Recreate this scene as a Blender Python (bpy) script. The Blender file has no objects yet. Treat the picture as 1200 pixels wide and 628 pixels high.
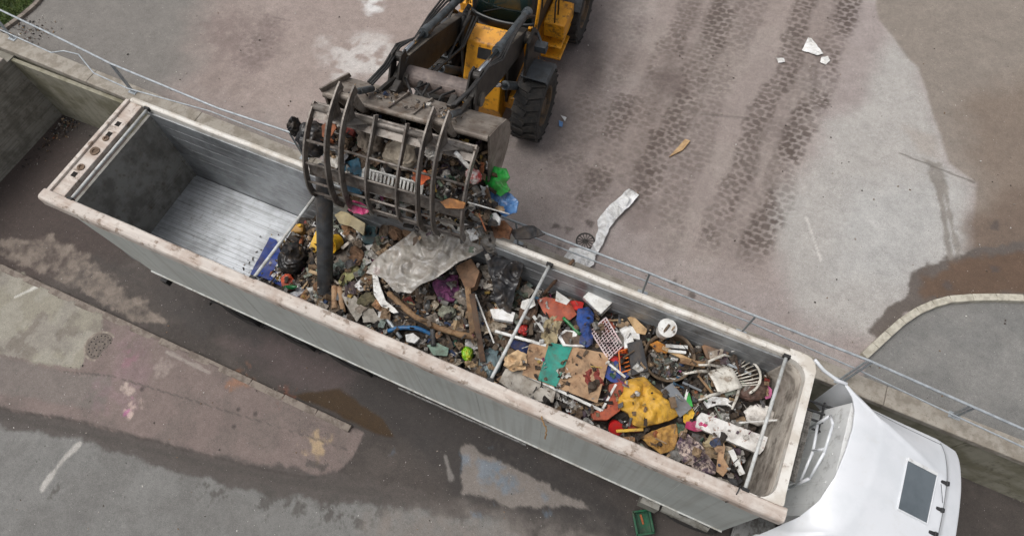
import bpy, bmesh, math, random
import numpy as np
from mathutils import Vector, Matrix, noise as mnoise
random.seed(7); rng = np.random.default_rng(7)
S = bpy.context.scene
COL = S.collection
PI = math.pi

# ------------------------------------------------------------------ camera
CAM = np.array([10.478, -3.647, 14.0]); EUL = (0.46, 0.018, 0.42); FPX = 789.134
def _rot(e):
    cx, sx = np.cos(e[0]), np.sin(e[0]); cy, sy = np.cos(e[1]), np.sin(e[1]); cz, sz = np.cos(e[2]), np.sin(e[2])
    Rx = np.array([[1,0,0],[0,cx,-sx],[0,sx,cx]]); Ry = np.array([[cy,0,sy],[0,1,0],[-sy,0,cy]]); Rz = np.array([[cz,-sz,0],[sz,cz,0],[0,0,1]])
    return Rz @ Ry @ Rx
RM = _rot(EUL)
def ray(u, v): return RM @ np.array([(u-600)/FPX, -(v-314)/FPX, -1.0])
def P(u, v, z):                       # photo pixel -> world point at height z
    d = ray(u, v); return CAM + d*((z-CAM[2])/d[2])
def PX(u, v, x):
    d = ray(u, v); return CAM + d*((x-CAM[0])/d[0])
def PYp(u, v, y):
    d = ray(u, v); return CAM + d*((y-CAM[1])/d[1])
cam = bpy.data.cameras.new('camera'); co = bpy.data.objects.new('camera', cam); COL.objects.link(co)
co.location = CAM; co.rotation_euler = EUL
cam.sensor_width = 36; cam.lens = FPX/1200*36; cam.clip_end = 500; cam.clip_start = .05
S.camera = co

# ------------------------------------------------------------------ noise helpers (numpy)
def _h(i, j, seed):
    n = (i*374761393 + j*668265263 + seed*974711) & 0x7fffffff
    n = ((n ^ (n >> 13)) * 1274126177) & 0x7fffffff
    return ((n ^ (n >> 16)) & 0xffff)/65535.0
def vnoise(x, y, seed=0):
    xi = np.floor(x).astype(np.int64); yi = np.floor(y).astype(np.int64); fx = x-xi; fy = y-yi
    fx = fx*fx*(3-2*fx); fy = fy*fy*(3-2*fy)
    a = _h(xi, yi, seed); b = _h(xi+1, yi, seed); c = _h(xi, yi+1, seed); d = _h(xi+1, yi+1, seed)
    return (a*(1-fx)+b*fx)*(1-fy)+(c*(1-fx)+d*fx)*fy
def fbm(x, y, seed=0, oct=4):
    s = 0; a = .5; t = 0
    for k in range(oct):
        s = s + a*vnoise(x*2**k+17.3*k, y*2**k-9.1*k, seed+k); t += a; a *= .58
    return s/t
def sstep(a, b, x):
    t = np.clip((x-a)/(b-a), 0, 1); return t*t*(3-2*t)
def lin(c):
    c = np.array(c[:3], float)/255
    return tuple(np.where(c <= .04045, c/12.92, ((c+.055)/1.055)**2.4))
def psd(px, py, poly):                # signed distance to polygon, negative inside
    poly = np.asarray(poly, float); d = np.full(px.shape, 1e9); ins = np.zeros(px.shape, bool); n = len(poly)
    for i in range(n):
        a = poly[i]; b = poly[(i+1) % n]; e = b-a
        wx = px-a[0]; wy = py-a[1]; t = np.clip((wx*e[0]+wy*e[1])/(e@e+1e-12), 0, 1)
        d = np.minimum(d, np.hypot(wx-e[0]*t, wy-e[1]*t))
        c = ((a[1] > py) != (b[1] > py)) & (px < (b[0]-a[0])*(py-a[1])/(b[1]-a[1]+1e-12)+a[0])
        ins ^= c
    return np.where(ins, -d, d)

# ------------------------------------------------------------------ materials
MATS = {}; GRIME = 0
def nd(nt, t, **k):
    n = nt.nodes.new(t)
    for a, b in k.items(): setattr(n, a, b)
    return n
def mat(name, c1, c2=None, scale=6, rough=.6, metal=0, bump=.15, thr=(.42, .62), c3=None, s3=30, amt3=.5, thr3=(.55, .7), coat=0, trans=0, alpha=1, attr=None, wave=None, rough2=None, bscale=None):
    if name in MATS: return MATS[name]
    m = bpy.data.materials.new(name); m.use_nodes = True; nt = m.node_tree; nt.nodes.clear(); L = nt.links.new
    out = nd(nt, 'ShaderNodeOutputMaterial'); b = nd(nt, 'ShaderNodeBsdfPrincipled'); L(b.outputs[0], out.inputs[0])
    tc = nd(nt, 'ShaderNodeTexCoord'); oi = nd(nt, 'ShaderNodeObjectInfo')
    add = nd(nt, 'ShaderNodeVectorMath', operation='ADD'); L(tc.outputs['Object'], add.inputs[0]); L(oi.outputs['Location'], add.inputs[1])
    vec = add.outputs[0]
    n1 = nd(nt, 'ShaderNodeTexNoise'); n1.inputs['Scale'].default_value = scale; n1.inputs['Detail'].default_value = 8; n1.inputs['Roughness'].default_value = .65; L(vec, n1.inputs['Vector'])
    mr = nd(nt, 'ShaderNodeMapRange', interpolation_type='SMOOTHSTEP'); mr.inputs[1].default_value = thr[0]; mr.inputs[2].default_value = thr[1]; L(n1.outputs[0], mr.inputs[0])
    mx = nd(nt, 'ShaderNodeMix', data_type='RGBA'); L(mr.outputs[0], mx.inputs[0])
    C1 = lin(c1); C2 = lin(c2) if c2 else tuple(.8*x for x in C1)
    if attr:
        at = nd(nt, 'ShaderNodeAttribute', attribute_name=attr); L(at.outputs['Color'], mx.inputs[6])
        mu = nd(nt, 'ShaderNodeMix', data_type='RGBA', blend_type='MULTIPLY'); mu.inputs[0].default_value = 1; L(at.outputs['Color'], mu.inputs[6]); mu.inputs[7].default_value = (.6, .57, .54, 1); L(mu.outputs[2], mx.inputs[7])
    else:
        mx.inputs[6].default_value = (*C1, 1); mx.inputs[7].default_value = (*C2, 1)
    colout = mx.outputs[2]
    if c3:
        n3 = nd(nt, 'ShaderNodeTexNoise'); n3.inputs['Scale'].default_value = s3; n3.inputs['Detail'].default_value = 5; n3.inputs['Roughness'].default_value = .7; L(vec, n3.inputs['Vector'])
        m3 = nd(nt, 'ShaderNodeMapRange', interpolation_type='SMOOTHSTEP'); m3.inputs[1].default_value = thr3[0]; m3.inputs[2].default_value = thr3[1]; m3.inputs[4].default_value = amt3; L(n3.outputs[0], m3.inputs[0])
        x3 = nd(nt, 'ShaderNodeMix', data_type='RGBA'); L(m3.outputs[0], x3.inputs[0]); L(colout, x3.inputs[6]); x3.inputs[7].default_value = (*lin(c3), 1); colout = x3.outputs[2]
    if wave:                          # (axis, scale, strength, colour) streaks / boards along one axis
        mp = nd(nt, 'ShaderNodeMapping'); mp.inputs['Scale'].default_value = wave[0]; L(vec, mp.inputs[0])
        nw = nd(nt, 'ShaderNodeTexNoise'); nw.inputs['Scale'].default_value = wave[1]; nw.inputs['Detail'].default_value = 4; L(mp.outputs[0], nw.inputs['Vector'])
        mw = nd(nt, 'ShaderNodeMapRange', interpolation_type='SMOOTHSTEP'); mw.inputs[1].default_value = .45; mw.inputs[2].default_value = .68; mw.inputs[4].default_value = wave[2]; L(nw.outputs[0], mw.inputs[0])
        xw = nd(nt, 'ShaderNodeMix', data_type='RGBA'); L(mw.outputs[0], xw.inputs[0]); L(colout, xw.inputs[6]); xw.inputs[7].default_value = (*lin(wave[3]), 1); colout = xw.outputs[2]
    if GRIME:
        ng = nd(nt, 'ShaderNodeTexNoise'); ng.inputs['Scale'].default_value = 3.1; ng.inputs['Detail'].default_value = 12; ng.inputs['Roughness'].default_value = .72; ng.inputs['Distortion'].default_value = .6; L(vec, ng.inputs['Vector'])
        mg = nd(nt, 'ShaderNodeMapRange', interpolation_type='SMOOTHSTEP'); mg.inputs[1].default_value = .44; mg.inputs[2].default_value = .68; mg.inputs[4].default_value = GRIME; L(ng.outputs[0], mg.inputs[0])
        xg = nd(nt, 'ShaderNodeMix', data_type='RGBA'); L(mg.outputs[0], xg.inputs[0]); L(colout, xg.inputs[6]); xg.inputs[7].default_value = (*lin((86,74,62)), 1); colout = xg.outputs[2]
    L(colout, b.inputs['Base Color'])
    b.inputs['Roughness'].default_value = rough; b.inputs['Metallic'].default_value = metal
    if rough2 is not None:
        rr = nd(nt, 'ShaderNodeMapRange'); rr.inputs[1].default_value = thr[0]; rr.inputs[2].default_value = thr[1]; rr.inputs[3].default_value = rough; rr.inputs[4].default_value = rough2; L(n1.outputs[0], rr.inputs[0]); L(rr.outputs[0], b.inputs['Roughness'])
    b.inputs['Coat Weight'].default_value = coat; b.inputs['Transmission Weight'].default_value = trans; b.inputs['Alpha'].default_value = alpha
    if bump:
        nb = nd(nt, 'ShaderNodeTexNoise'); nb.inputs['Scale'].default_value = bscale or scale*5; nb.inputs['Detail'].default_value = 6; L(vec, nb.inputs['Vector'])
        bp = nd(nt, 'ShaderNodeBump'); bp.inputs['Strength'].default_value = bump; bp.inputs['Distance'].default_value = .02; L(nb.outputs[0], bp.inputs['Height']); L(bp.outputs[0], b.inputs['Normal'])
    MATS[name] = m; return m

def ground_mat(name):
    m = bpy.data.materials.new(name); m.use_nodes = True; nt = m.node_tree; nt.nodes.clear(); L = nt.links.new
    out = nd(nt, 'ShaderNodeOutputMaterial'); b = nd(nt, 'ShaderNodeBsdfPrincipled'); L(b.outputs[0], out.inputs[0])
    at = nd(nt, 'ShaderNodeAttribute', attribute_name='col'); wt = nd(nt, 'ShaderNodeAttribute', attribute_name='wet')
    tc = nd(nt, 'ShaderNodeTexCoord'); v = tc.outputs['Object']
    col = at.outputs['Color']
    for sc, lo, hi, a, bb in ((5, .28, .72, .85, 1.15), (15, .28, .72, .84, 1.16), (60, .3, .7, .78, 1.22), (230, .3, .7, .86, 1.14), (1.3, .3, .7, .9, 1.1)):
        n = nd(nt, 'ShaderNodeTexNoise'); n.inputs['Scale'].default_value = sc; n.inputs['Detail'].default_value = 12 if sc < 20 else 5; n.inputs['Roughness'].default_value = .74 if sc < 20 else .6; L(v, n.inputs['Vector'])
        r = nd(nt, 'ShaderNodeMapRange'); r.inputs[1].default_value = lo; r.inputs[2].default_value = hi; r.inputs[3].default_value = a; r.inputs[4].default_value = bb; L(n.outputs[0], r.inputs[0])
        mu = nd(nt, 'ShaderNodeVectorMath', operation='SCALE'); L(col, mu.inputs[0]); L(r.outputs[0], mu.inputs['Scale']); col = mu.outputs[0]
    # sparse grit: pale and dark specks
    for sc, th, c in ((52, .10, (200,195,190)), (44, .1, (58,52,48)), (90, .13, (84,76,71)), (100, .12, (186,180,174))):
        vo = nd(nt, 'ShaderNodeTexVoronoi'); vo.inputs['Scale'].default_value = sc/4; L(v, vo.inputs['Vector'])
        lt = nd(nt, 'ShaderNodeMath', operation='LESS_THAN'); L(vo.outputs['Distance'], lt.inputs[0]); 
        sp = nd(nt, 'ShaderNodeSeparateColor'); L(vo.outputs['Color'], sp.inputs[0])
        th_ = nd(nt, 'ShaderNodeMath', operation='MULTIPLY'); L(sp.outputs[0], th_.inputs[0]); th_.inputs[1].default_value = th; 
        pw = nd(nt, 'ShaderNodeMath', operation='POWER'); L(sp.outputs[0], pw.inputs[0]); pw.inputs[1].default_value = 4; L(pw.outputs[0], th_.inputs[0]); L(th_.outputs[0], lt.inputs[1])
        mx = nd(nt, 'ShaderNodeMix', data_type='RGBA'); L(lt.outputs[0], mx.inputs[0]); L(col, mx.inputs[6]); mx.inputs[7].default_value = (*lin(c), 1); col = mx.outputs[2]
    L(col, b.inputs['Base Color'])
    r = nd(nt, 'ShaderNodeMapRange'); r.inputs[3].default_value = .9; r.inputs[4].default_value = .22; L(wt.outputs['Fac'], r.inputs[0]); L(r.outputs[0], b.inputs['Roughness'])
    nb = nd(nt, 'ShaderNodeTexNoise'); nb.inputs['Scale'].default_value = 45; nb.inputs['Detail'].default_value = 8; L(v, nb.inputs['Vector'])
    bs = nd(nt, 'ShaderNodeMapRange'); bs.inputs[3].default_value = .35; bs.inputs[4].default_value = .03; L(wt.outputs['Fac'], bs.inputs[0])
    bp = nd(nt, 'ShaderNodeBump'); bp.inputs['Distance'].default_value = .02; L(bs.outputs[0], bp.inputs['Strength']); L(nb.outputs[0], bp.inputs['Height']); L(bp.outputs[0], b.inputs['Normal'])
    return m

# ------------------------------------------------------------------ object helpers
def tag(o, label=None, cat=None, group=None, kind=None):
    if label: o['label'] = label
    if cat: o['category'] = cat
    if group: o['group'] = group
    if kind: o['kind'] = kind
    return o
def thing(name, label, cat, loc, rotz=0, group=None):
    o = bpy.data.objects.new(name, None); COL.objects.link(o); o.location = loc; o.rotation_euler = (0, 0, rotz); o.empty_display_size = .2
    return tag(o, label, cat, group)
def wloc(o):
    v = Vector((0, 0, 0))
    while o: v = v+o.location; o = o.parent
    return v
class MB:
    def __init__(s): s.v = []; s.f = []; s.c = []; s.hascol = False; s.cur = (1, 1, 1)
    def add(s, vs, fs, col=None):
        n = len(s.v); s.v += [tuple(map(float, p)) for p in vs]; s.f += [tuple(i+n for i in f) for f in fs]
        if col is not None: s.hascol = True
        s.c += [col or (1, 1, 1)]*len(vs)
    def box(s, c, size, M=None, col=None):
        x, y, z = [k/2 for k in size]
        vs = [Vector((a*x, b*y, d*z)) for a in (-1, 1) for b in (-1, 1) for d in (-1, 1)]
        if M is not None: vs = [M @ p for p in vs]
        c = Vector(c); s.add([p+c for p in vs], [(0,1,3,2),(4,6,7,5),(0,4,5,1),(2,3,7,6),(0,2,6,4),(1,5,7,3)], col); return s
    def bx(s, x0, x1, y0, y1, z0, z1, col=None): return s.box(((x0+x1)/2, (y0+y1)/2, (z0+z1)/2), (x1-x0, y1-y0, z1-z0), None, col)
    def tube(s, pts, r, n=10, col=None, cap=True):
        pts = [Vector(p) for p in pts]; rs = r if isinstance(r, (list, tuple)) else [r]*len(pts)
        vs = []; up = None
        for i, p in enumerate(pts):
            t = (pts[min(i+1, len(pts)-1)]-pts[max(i-1, 0)]).normalized()
            if up is None: up = Vector((0, 0, 1)) if abs(t.z) < .9 else Vector((1, 0, 0))
            a = t.cross(up).normalized(); b = a.cross(t).normalized(); up = b
            vs += [p+(a*math.cos(2*PI*k/n)+b*math.sin(2*PI*k/n))*rs[i] for k in range(n)]
        fs = [(i*n+k, i*n+(k+1) % n, (i+1)*n+(k+1) % n, (i+1)*n+k) for i in range(len(pts)-1) for k in range(n)]
        if cap: fs += [tuple(reversed(range(n))), tuple((len(pts)-1)*n+k for k in range(n))]
        s.add(vs, fs, col); return s
    def bar(s, a, b, w, h, up=(0, 0, 1), col=None):   # rectangular bar
        a = Vector(a); b = Vector(b); t = (b-a); L = t.length; t.normalize(); u = Vector(up); x = t.cross(u)
        if x.length < 1e-4: x = t.cross(Vector((1, 0, 0)))
        x.normalize(); u = x.cross(t).normalized()
        M = Matrix((t, x, u)).transposed(); return s.box((a+b)/2, (L, w, h), M, col)
    def lathe(s, prof, M=None, n=24, c=(0, 0, 0), col=None):   # prof (r,z) list around local z
        vs = []
        for r, z in prof:
            for k in range(n):
                p = Vector((r*math.cos(2*PI*k/n), r*math.sin(2*PI*k/n), z)); vs.append((M @ p if M is not None else p)+Vector(c))
        fs = [(i*n+k, i*n+(k+1) % n, (i+1)*n+(k+1) % n, (i+1)*n+k) for i in range(len(prof)-1) for k in range(n)]
        s.add(vs, fs, col); return s
    def prism(s, poly, fn0, fn1, col=None):           # poly 2D; fn0/fn1 map (a,b)->3D for both caps
        n = len(poly); vs = [fn0(*p) for p in poly]+[fn1(*p) for p in poly]
        fs = [tuple(range(n)), tuple(reversed(range(n, 2*n)))]+[(i, i+n, (i+1) % n+n, (i+1) % n) for i in range(n)]
        s.add(vs, fs, col); return s
    def grid(s, rows, col=None, closed=False):        # rows of 3D points
        n = len(rows[0]); vs = [p for r in rows for p in r]
        fs = [(i*n+k, i*n+(k+1) % n, (i+1)*n+(k+1) % n, (i+1)*n+k) for i in range(len(rows)-1) for k in range(n if closed else n-1)]
        s.add(vs, fs, col); return s
    def build(s, name, m, parent=None, local=False, smooth=False, bevel=0, origin=None, label=None, solid=0):
        me = bpy.data.meshes.new(name); off = Vector((0, 0, 0))
        if parent is not None and not local: off = wloc(parent)
        if parent is None and origin is not False:
            a = np.array(s.v); off = Vector(origin) if origin is not None else Vector((a[:, 0].mean(), a[:, 1].mean(), a[:, 2].min()))
        me.from_pydata([tuple(Vector(p)-off) for p in s.v], [], s.f)
        bm = bmesh.new(); bm.from_mesh(me); bmesh.ops.recalc_face_normals(bm, faces=bm.faces); bm.to_mesh(me); bm.free()
        if s.hascol:
            ca = me.color_attributes.new('col', 'FLOAT_COLOR', 'POINT'); ca.data.foreach_set('color', [k for c in s.c for k in (*c[:3], 1)])
        o = bpy.data.objects.new(name, me); COL.objects.link(o); me.materials.append(m)
        if parent is not None: o.parent = parent
        else: o.location = off
        if smooth: me.shade_smooth()
        if solid:
            md = o.modifiers.new('solid', 'SOLIDIFY'); md.thickness = solid; md.offset = -1
        if bevel:
            md = o.modifiers.new('bevel', 'BEVEL'); md.width = bevel; md.segments = 2; md.limit_method = 'ANGLE'; md.angle_limit = .7
        if label: o['label'] = label
        return o
def copy_tree(o, parent=None):
    c = o.copy(); COL.objects.link(c); c.parent = parent
    for ch in list(o.children): copy_tree(ch, c)
    return c
def RZ(a): return Matrix.Rotation(a, 3, 'Z')
def EUm(x, y, z): return Matrix.Rotation(z, 3, 'Z') @ Matrix.Rotation(y, 3, 'Y') @ Matrix.Rotation(x, 3, 'X')

# ------------------------------------------------------------------ world and light: overcast
w = bpy.data.worlds.new("World"); S.world = w; w.use_nodes = True
SUN_EL, SUN_AZ = 66, -115     # azimuth measured from +Y towards +X
sky = w.node_tree.nodes.new('ShaderNodeTexSky'); sky.sky_type = 'NISHITA'; sky.sun_disc = False
sky.sun_elevation = math.radians(SUN_EL); sky.sun_rotation = math.radians(SUN_AZ); sky.dust_density = 6; sky.ozone_density = 1; sky.air_density = 1.0
hs = w.node_tree.nodes.new('ShaderNodeHueSaturation'); hs.inputs['Saturation'].default_value = .3
bg = w.node_tree.nodes['Background']; w.node_tree.links.new(sky.outputs[0], hs.inputs['Color']); w.node_tree.links.new(hs.outputs[0], bg.inputs[0]); bg.inputs[1].default_value = .135
sl = bpy.data.lights.new('sun', 'SUN'); so = bpy.data.objects.new('sun', sl); COL.objects.link(so)
sl.energy = 1.0; sl.angle = math.radians(32); sl.color = (1, .985, .965)
el, az = math.radians(SUN_EL), math.radians(SUN_AZ)
dirv = Vector((math.sin(az)*math.cos(el), math.cos(az)*math.cos(el), math.sin(el)))
so.rotation_euler = dirv.to_track_quat('Z', 'Y').to_euler(); so.location = (0, 0, 30)
S.view_settings.view_transform = 'Standard'; S.view_settings.look = 'None'; S.view_settings.gamma = 1; S.view_settings.exposure = EXPOSURE if 'EXPOSURE' in globals() else .02

# ------------------------------------------------------------------ SETTING
YZ = 1.65; WTOP = 1.80
def yw(x): return 2.084-.016*(np.asarray(x, float)-8)      # inner face of the retaining wall
def lz(x): return -.055*np.maximum(0, 2.8-np.asarray(x, float))
def pxy(poly, z): return np.array([P(u, v, z)[:2] for u, v in poly])
def lpoly(poly):
    out = []
    for u, v in poly:
        z = 0.
        for k in range(3): p = P(u, v, z); z = float(lz(p[0]))
        out.append(p[:2])
    return np.array(out)
class Paint:
    def __init__(s, X, Y, base): s.X = X; s.Y = Y; s.c = np.tile(np.array(lin(base)), X.shape+(1,)).astype(float); s.wet = np.zeros(X.shape)
    def mix(s, m, col, wet=None):
        m = np.clip(m, 0, 1); s.c = s.c*(1-m[..., None])+np.array(lin(col))*m[..., None]
        if wet is not None: s.wet = s.wet*(1-m)+wet*m
    def poly(s, pts, col, soft=.1, amp=.15, sc=2.5, seed=1, a=1., wet=None, grain=0):
        d = psd(s.X, s.Y, pts)+(fbm(s.X*sc, s.Y*sc, seed, 6)-.5)*2.4*amp
        m = 1-sstep(-soft, soft, d)
        if grain: m = m*sstep(.5-grain, .5+grain, fbm(s.X*5, s.Y*5, seed+50, 5)+.05)
        s.mix(m*a, col, wet)
    def line(s, pts, wd, col, a=1., seed=3, amp=.05, wet=None):
        m = 0
        for p, q in zip(pts[:-1], pts[1:]):
            e = q-p; t = np.clip(((s.X-p[0])*e[0]+(s.Y-p[1])*e[1])/(e@e), 0, 1)
            d = np.hypot(s.X-p[0]-e[0]*t, s.Y-p[1]-e[1]*t)+(fbm(s.X*3, s.Y*3, seed)-.5)*2*amp
            m = np.maximum(m, 1-sstep(wd*.4, wd, d))
        s.mix(m*a, col, wet)
    def track(s, pts, half, col, a=.8, row=.15, cw=.235, seed=5):
        L0 = 0
        for n_, (p, q) in enumerate(zip(pts[:-1], pts[1:])):
            last = n_ == len(pts)-2
            e = q-p; L = np.hypot(*e); e = e/L; al = (s.X-p[0])*e[0]+(s.Y-p[1])*e[1]; t = -(s.X-p[0])*e[1]+(s.Y-p[1])*e[0]
            al = al+(fbm(s.X*1.9, s.Y*1.9, seed)-.5)*.26; t = t+(fbm(s.X*.8, s.Y*.8, seed+9)-.5)*.3+.06*np.sin(al*.9+seed)
            inside = (al > 0) & (al <= L) & (np.abs(t) < half)
            S_ = (al+L0)/row; i = np.floor(S_); f = S_-i-.5
            T = t/cw+.5*(i % 2); j = np.floor(T); g = T-j-.5
            jit = _h(i.astype(np.int64), j.astype(np.int64), seed)-.5
            af = np.abs(f); ag = np.abs(g); r = np.maximum(af*.92, ag*.8+af*.42)+(fbm(s.X*12, s.Y*12, seed+3, 4)-.5)*.24+jit*.1
            m = 1-sstep(.33, .42, r)
            fade = (.45+.55*sstep(.36, .58, fbm(s.X*1.1, s.Y*1.1, seed+20, 5)+.04))*(1-sstep(half*.55, half, np.abs(t)+(fbm(s.X*4, s.Y*4, seed+41)-.5)*.25))*(.7+.3*_h(i.astype(np.int64), j.astype(np.int64), seed+7))
            if last: fade = fade*(1-sstep(L-1.0, L, al))
            s.mix(np.where(inside, m*fade*a, 0), col)
            s.mix(np.where(inside, fade*.13, 0), col)
            L0 += L
def sheet(name, X, Y, Z, pt, m):
    nx, ny = X.shape; me = bpy.data.meshes.new(name)
    V = np.stack([X, Y, Z], -1).reshape(-1, 3)
    i = np.arange(nx*ny).reshape(nx, ny); F = np.stack([i[:-1, :-1], i[1:, :-1], i[1:, 1:], i[:-1, 1:]], -1).reshape(-1, 4)
    me.vertices.add(len(V)); me.vertices.foreach_set('co', V.ravel()); me.loops.add(F.size); me.loops.foreach_set('vertex_index', F.ravel().astype(np.int32))
    me.polygons.add(len(F)); me.polygons.foreach_set('loop_start', np.arange(0, F.size, 4, dtype=np.int32)); me.polygons.foreach_set('loop_total', np.full(len(F), 4, np.int32))
    me.update(calc_edges=True)
    ca = me.color_attributes.new('col', 'FLOAT_COLOR', 'POINT'); c4 = np.concatenate([pt.c.reshape(-1, 3), np.ones((len(V), 1))], 1); ca.data.foreach_set('color', c4.ravel())
    wa = me.attributes.new('wet', 'FLOAT', 'POINT'); wa.data.foreach_set('value', pt.wet.ravel())
    me.shade_smooth(); o = bpy.data.objects.new(name, me); COL.objects.link(o); me.materials.append(m)
    if np.mean([p.normal.z for p in list(me.polygons)[:50]]) < 0: me.flip_normals()
    return tag(o, kind='structure')
GM = ground_mat('ground')
def axis(a, b, st, lo, hi): return np.concatenate([np.linspace(lo, a, 8)[:-1], np.arange(a, b, st), np.linspace(b, hi, 8)])

# ---- the upper yard
xs = axis(-9.5, 18.6, .034, -70, 90); ts = axis(0, 14.8, .034, -.001, 100)[7:]
X, T = np.meshgrid(xs, ts, indexing='ij'); Y = yw(X)+.26+T
pt = Paint(X, Y, (148,138,134))
yp = lambda q: pxy(q, YZ)
big = fbm(X*.35, Y*.35, 11, 5); pt.mix(sstep(.45, .62, big)*.35, (138,126,119)); pt.mix(sstep(.5, .66, fbm(X*.8, Y*.8, 14, 5))*.35, (164,157,150))
pt.poly(yp([(-300,-200),(300,-200),(310,30),(190,110),(340,160),(340,190),(-300,60)]), (118,114,109), .8, .6, .6, 2)
pt.poly(yp([(250,-60),(560,-60),(480,80),(400,140),(340,150),(210,110)]), (146,132,125), .7, .5, .8, 4, .8)
pt.poly(yp([(235,30),(275,10),(330,38),(330,70),(290,85),(240,60)]), (112,98,94), .35, .3, 1.5, 6, .6, grain=.25)
pt.poly(yp([(205,108),(260,80),(310,110),(300,135),(240,125)]), (120,108,102), .4, .3, 1.5, 8, .5, grain=.25)
pt.poly(yp([(385,50),(450,45),(470,75),(440,95),(395,90)]), (196,192,188), .4, .4, 1.6, 9, .8, grain=.18)
pt.poly(yp([(420,-5),(455,-10),(445,15),(432,20)]), (206,204,202), .12, .2, 3, 10, .9, grain=.15)
pt.poly(yp([(640,-60),(740,-60),(715,60),(720,120),(690,160),(650,190),(615,200),(600,100)]), (112,102,98), .7, .5, .9, 12, .75)
pt.poly(yp([(682,45),(708,45),(706,85),(700,105),(683,100)]), (88,80,78), .3, .25, 1.6, 13, .75)
pt.poly(yp([(640,180),(700,140),(720,200),(680,270),(600,260)]), (140,128,122), .7, .4, 1, 15, .6)
pt.poly(yp([(780,-60),(1015,-60),(965,110),(890,320),(800,330),(745,260),(690,210),(730,90)]), (134,121,113), .6, .4, .9, 16, .45)
pt.poly(yp([(905,250),(1000,120),(1050,30),(1075,80),(1105,165),(1112,190),(1143,215),(1142,300),(1090,318),(1066,322),(1060,350),(1020,395),(930,360)]), (162,158,153), .35, .3, 1, 17)
pt.poly(yp([(1000,230),(1090,200),(1130,230),(1120,300),(1050,340),(980,330)]), (166,165,162), .5, .4, .9, 37, .7)
pt.poly(yp([(1010,-80),(1030,25),(1075,80),(1105,165),(1112,190),(1143,215),(1142,310),(1300,310),(1300,-80)]), (130,121,112), .05, .08, 1.5, 18)
pt.poly(yp([(1140,120),(1260,60),(1260,340),(1140,320)]), (116,102,90), .5, .5, .9, 19, .75)
pt.poly(yp([(1143,250),(1180,225),(1260,220),(1260,310),(1140,310)]), (100,84,72), .3, .5, 1.1, 20, .7, .3)
WET = [(1150,290),(1110,303),(1092,309),(1068,322),(1066,345),(1050,352),(1022,388),(1032,396),(1062,368),(1110,350),(1260,345),(1260,280)]
pt.poly(yp(WET), (92,84,78), .04, .14, 3, 21, 1, .5)
pt.poly(yp([(1160,300),(1110,311),(1080,325),(1074,342),(1084,352),(1110,350),(1260,345),(1260,290)]), (94,74,58), .1, .2, 3, 22, .9, .6)
pt.poly(yp([(1080,184),(1104,188),(1109,214),(1103,240),(1097,225),(1090,205)]), (128,122,115), .04, .12, 4, 23, .9, .2)
pt.line(yp([(1098,212),(1104,240),(1107,262),(1113,303)]), .085, (126,120,113), .9, seed=23, amp=.07, wet=.2); pt.line(yp([(1105,212),(1111,240),(1116,268),(1124,303)]), .075, (128,122,115), .85, seed=29, amp=.07, wet=.2)
pt.poly(yp([(1060,150),(1095,160),(1100,185),(1078,180)]), (150,142,134), .12, .12, 2, 24, .7)
pt.line(yp([(1055,180),(1142,214)]), .03, (96,90,84), .8, amp=.01); pt.line(yp([(822,134),(882,139)]), .05, (112,103,98), .7, amp=.02)
pt.line(yp([(945,255),(962,305)]), .03, (205,200,194), .6, amp=.02)
tc_ = (76,65,59)
pt.track(yp([(1012,-40),(964,95),(915,215),(874,325)]), .40, tc_, .9, seed=31)
pt.track(yp([(962,-40),(912,95),(862,215),(824,310)]), .34, tc_, .75, seed=32)
pt.track(yp([(868,-40),(826,60),(784,160),(738,262)]), .42, tc_, .85, seed=33)
pt.track(yp([(985,-40),(940,95),(893,210),(855,320)]), .5, tc_, .3, row=.17, cw=.26, seed=131)
pt.track(yp([(845,-40),(805,70),(765,165),(712,262)]), .5, tc_, .3, row=.16, cw=.24, seed=133)
pt.track(yp([(905,-40),(850,70),(800,200),(765,320)]), .45, tc_, .4, seed=134)
pt.track(yp([(822,-40),(775,80),(735,170)]), .4, tc_, .55, seed=34)
pt.track(yp([(735,110),(705,190),(675,275)]), .32, tc_, .7, row=.14, cw=.2, seed=35)
pt.track(yp([(700,200),(655,250)]), .4, tc_, .4, seed=36)
pt.track(yp([(330,20),(265,110)]), .5, (108,96,92), .6, seed=38)
pt.track(yp([(760,-40),(700,110),(640,220)]), .6, tc_, .4, seed=39)
pt.poly(yp([(755,90),(800,80),(805,110),(770,120)]), (94,82,78), .25, .2, 2, 40, .6)
pt.poly(yp([(735,250),(765,240),(760,268),(735,272)]), (108,97,93), .2, .15, 2, 41, .6)
for k, (u, v, r) in enumerate([(655,290,.15),(790,330,.12),(650,265,.1),(690,262,.12),(930,390,.1),(668,270,.1),(810,345,.1),(1165,265,.16),(1110,335,.14),(1165,315,.1)]):
    a = P(u, v, YZ); pt.mix((1-sstep(r*.3, r, np.hypot(X-a[0], Y-a[1])+(fbm(X*8, Y*8, 60+k)-.5)*.25))*.75, (78,70,66))
pt.poly(yp([(600,300),(1000,440),(1000,470),(600,330)]), (166,160,153), .3, .3, 1.2, 42, .7)
ASPH = [(1016,419),(1040,393),(1062,374),(1085,360),(1110,352),(1150,348.5),(1200,347),(1400,345),(1400,640),(1010,452)]
pt.poly(yp(ASPH), (116,115,112), .02, .02, 2, 43); pt.mix(np.where(psd(X, Y, yp(ASPH)) < 0, sstep(.45, .65, fbm(X*1.5, Y*1.5, 44))*.5, 0), (130,128,124))
sheet('yard_ground', X, Y, np.full(X.shape, YZ)+ (fbm(X*1.2, Y*1.2, 71)-.5)*.02, pt, GM)

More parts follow.
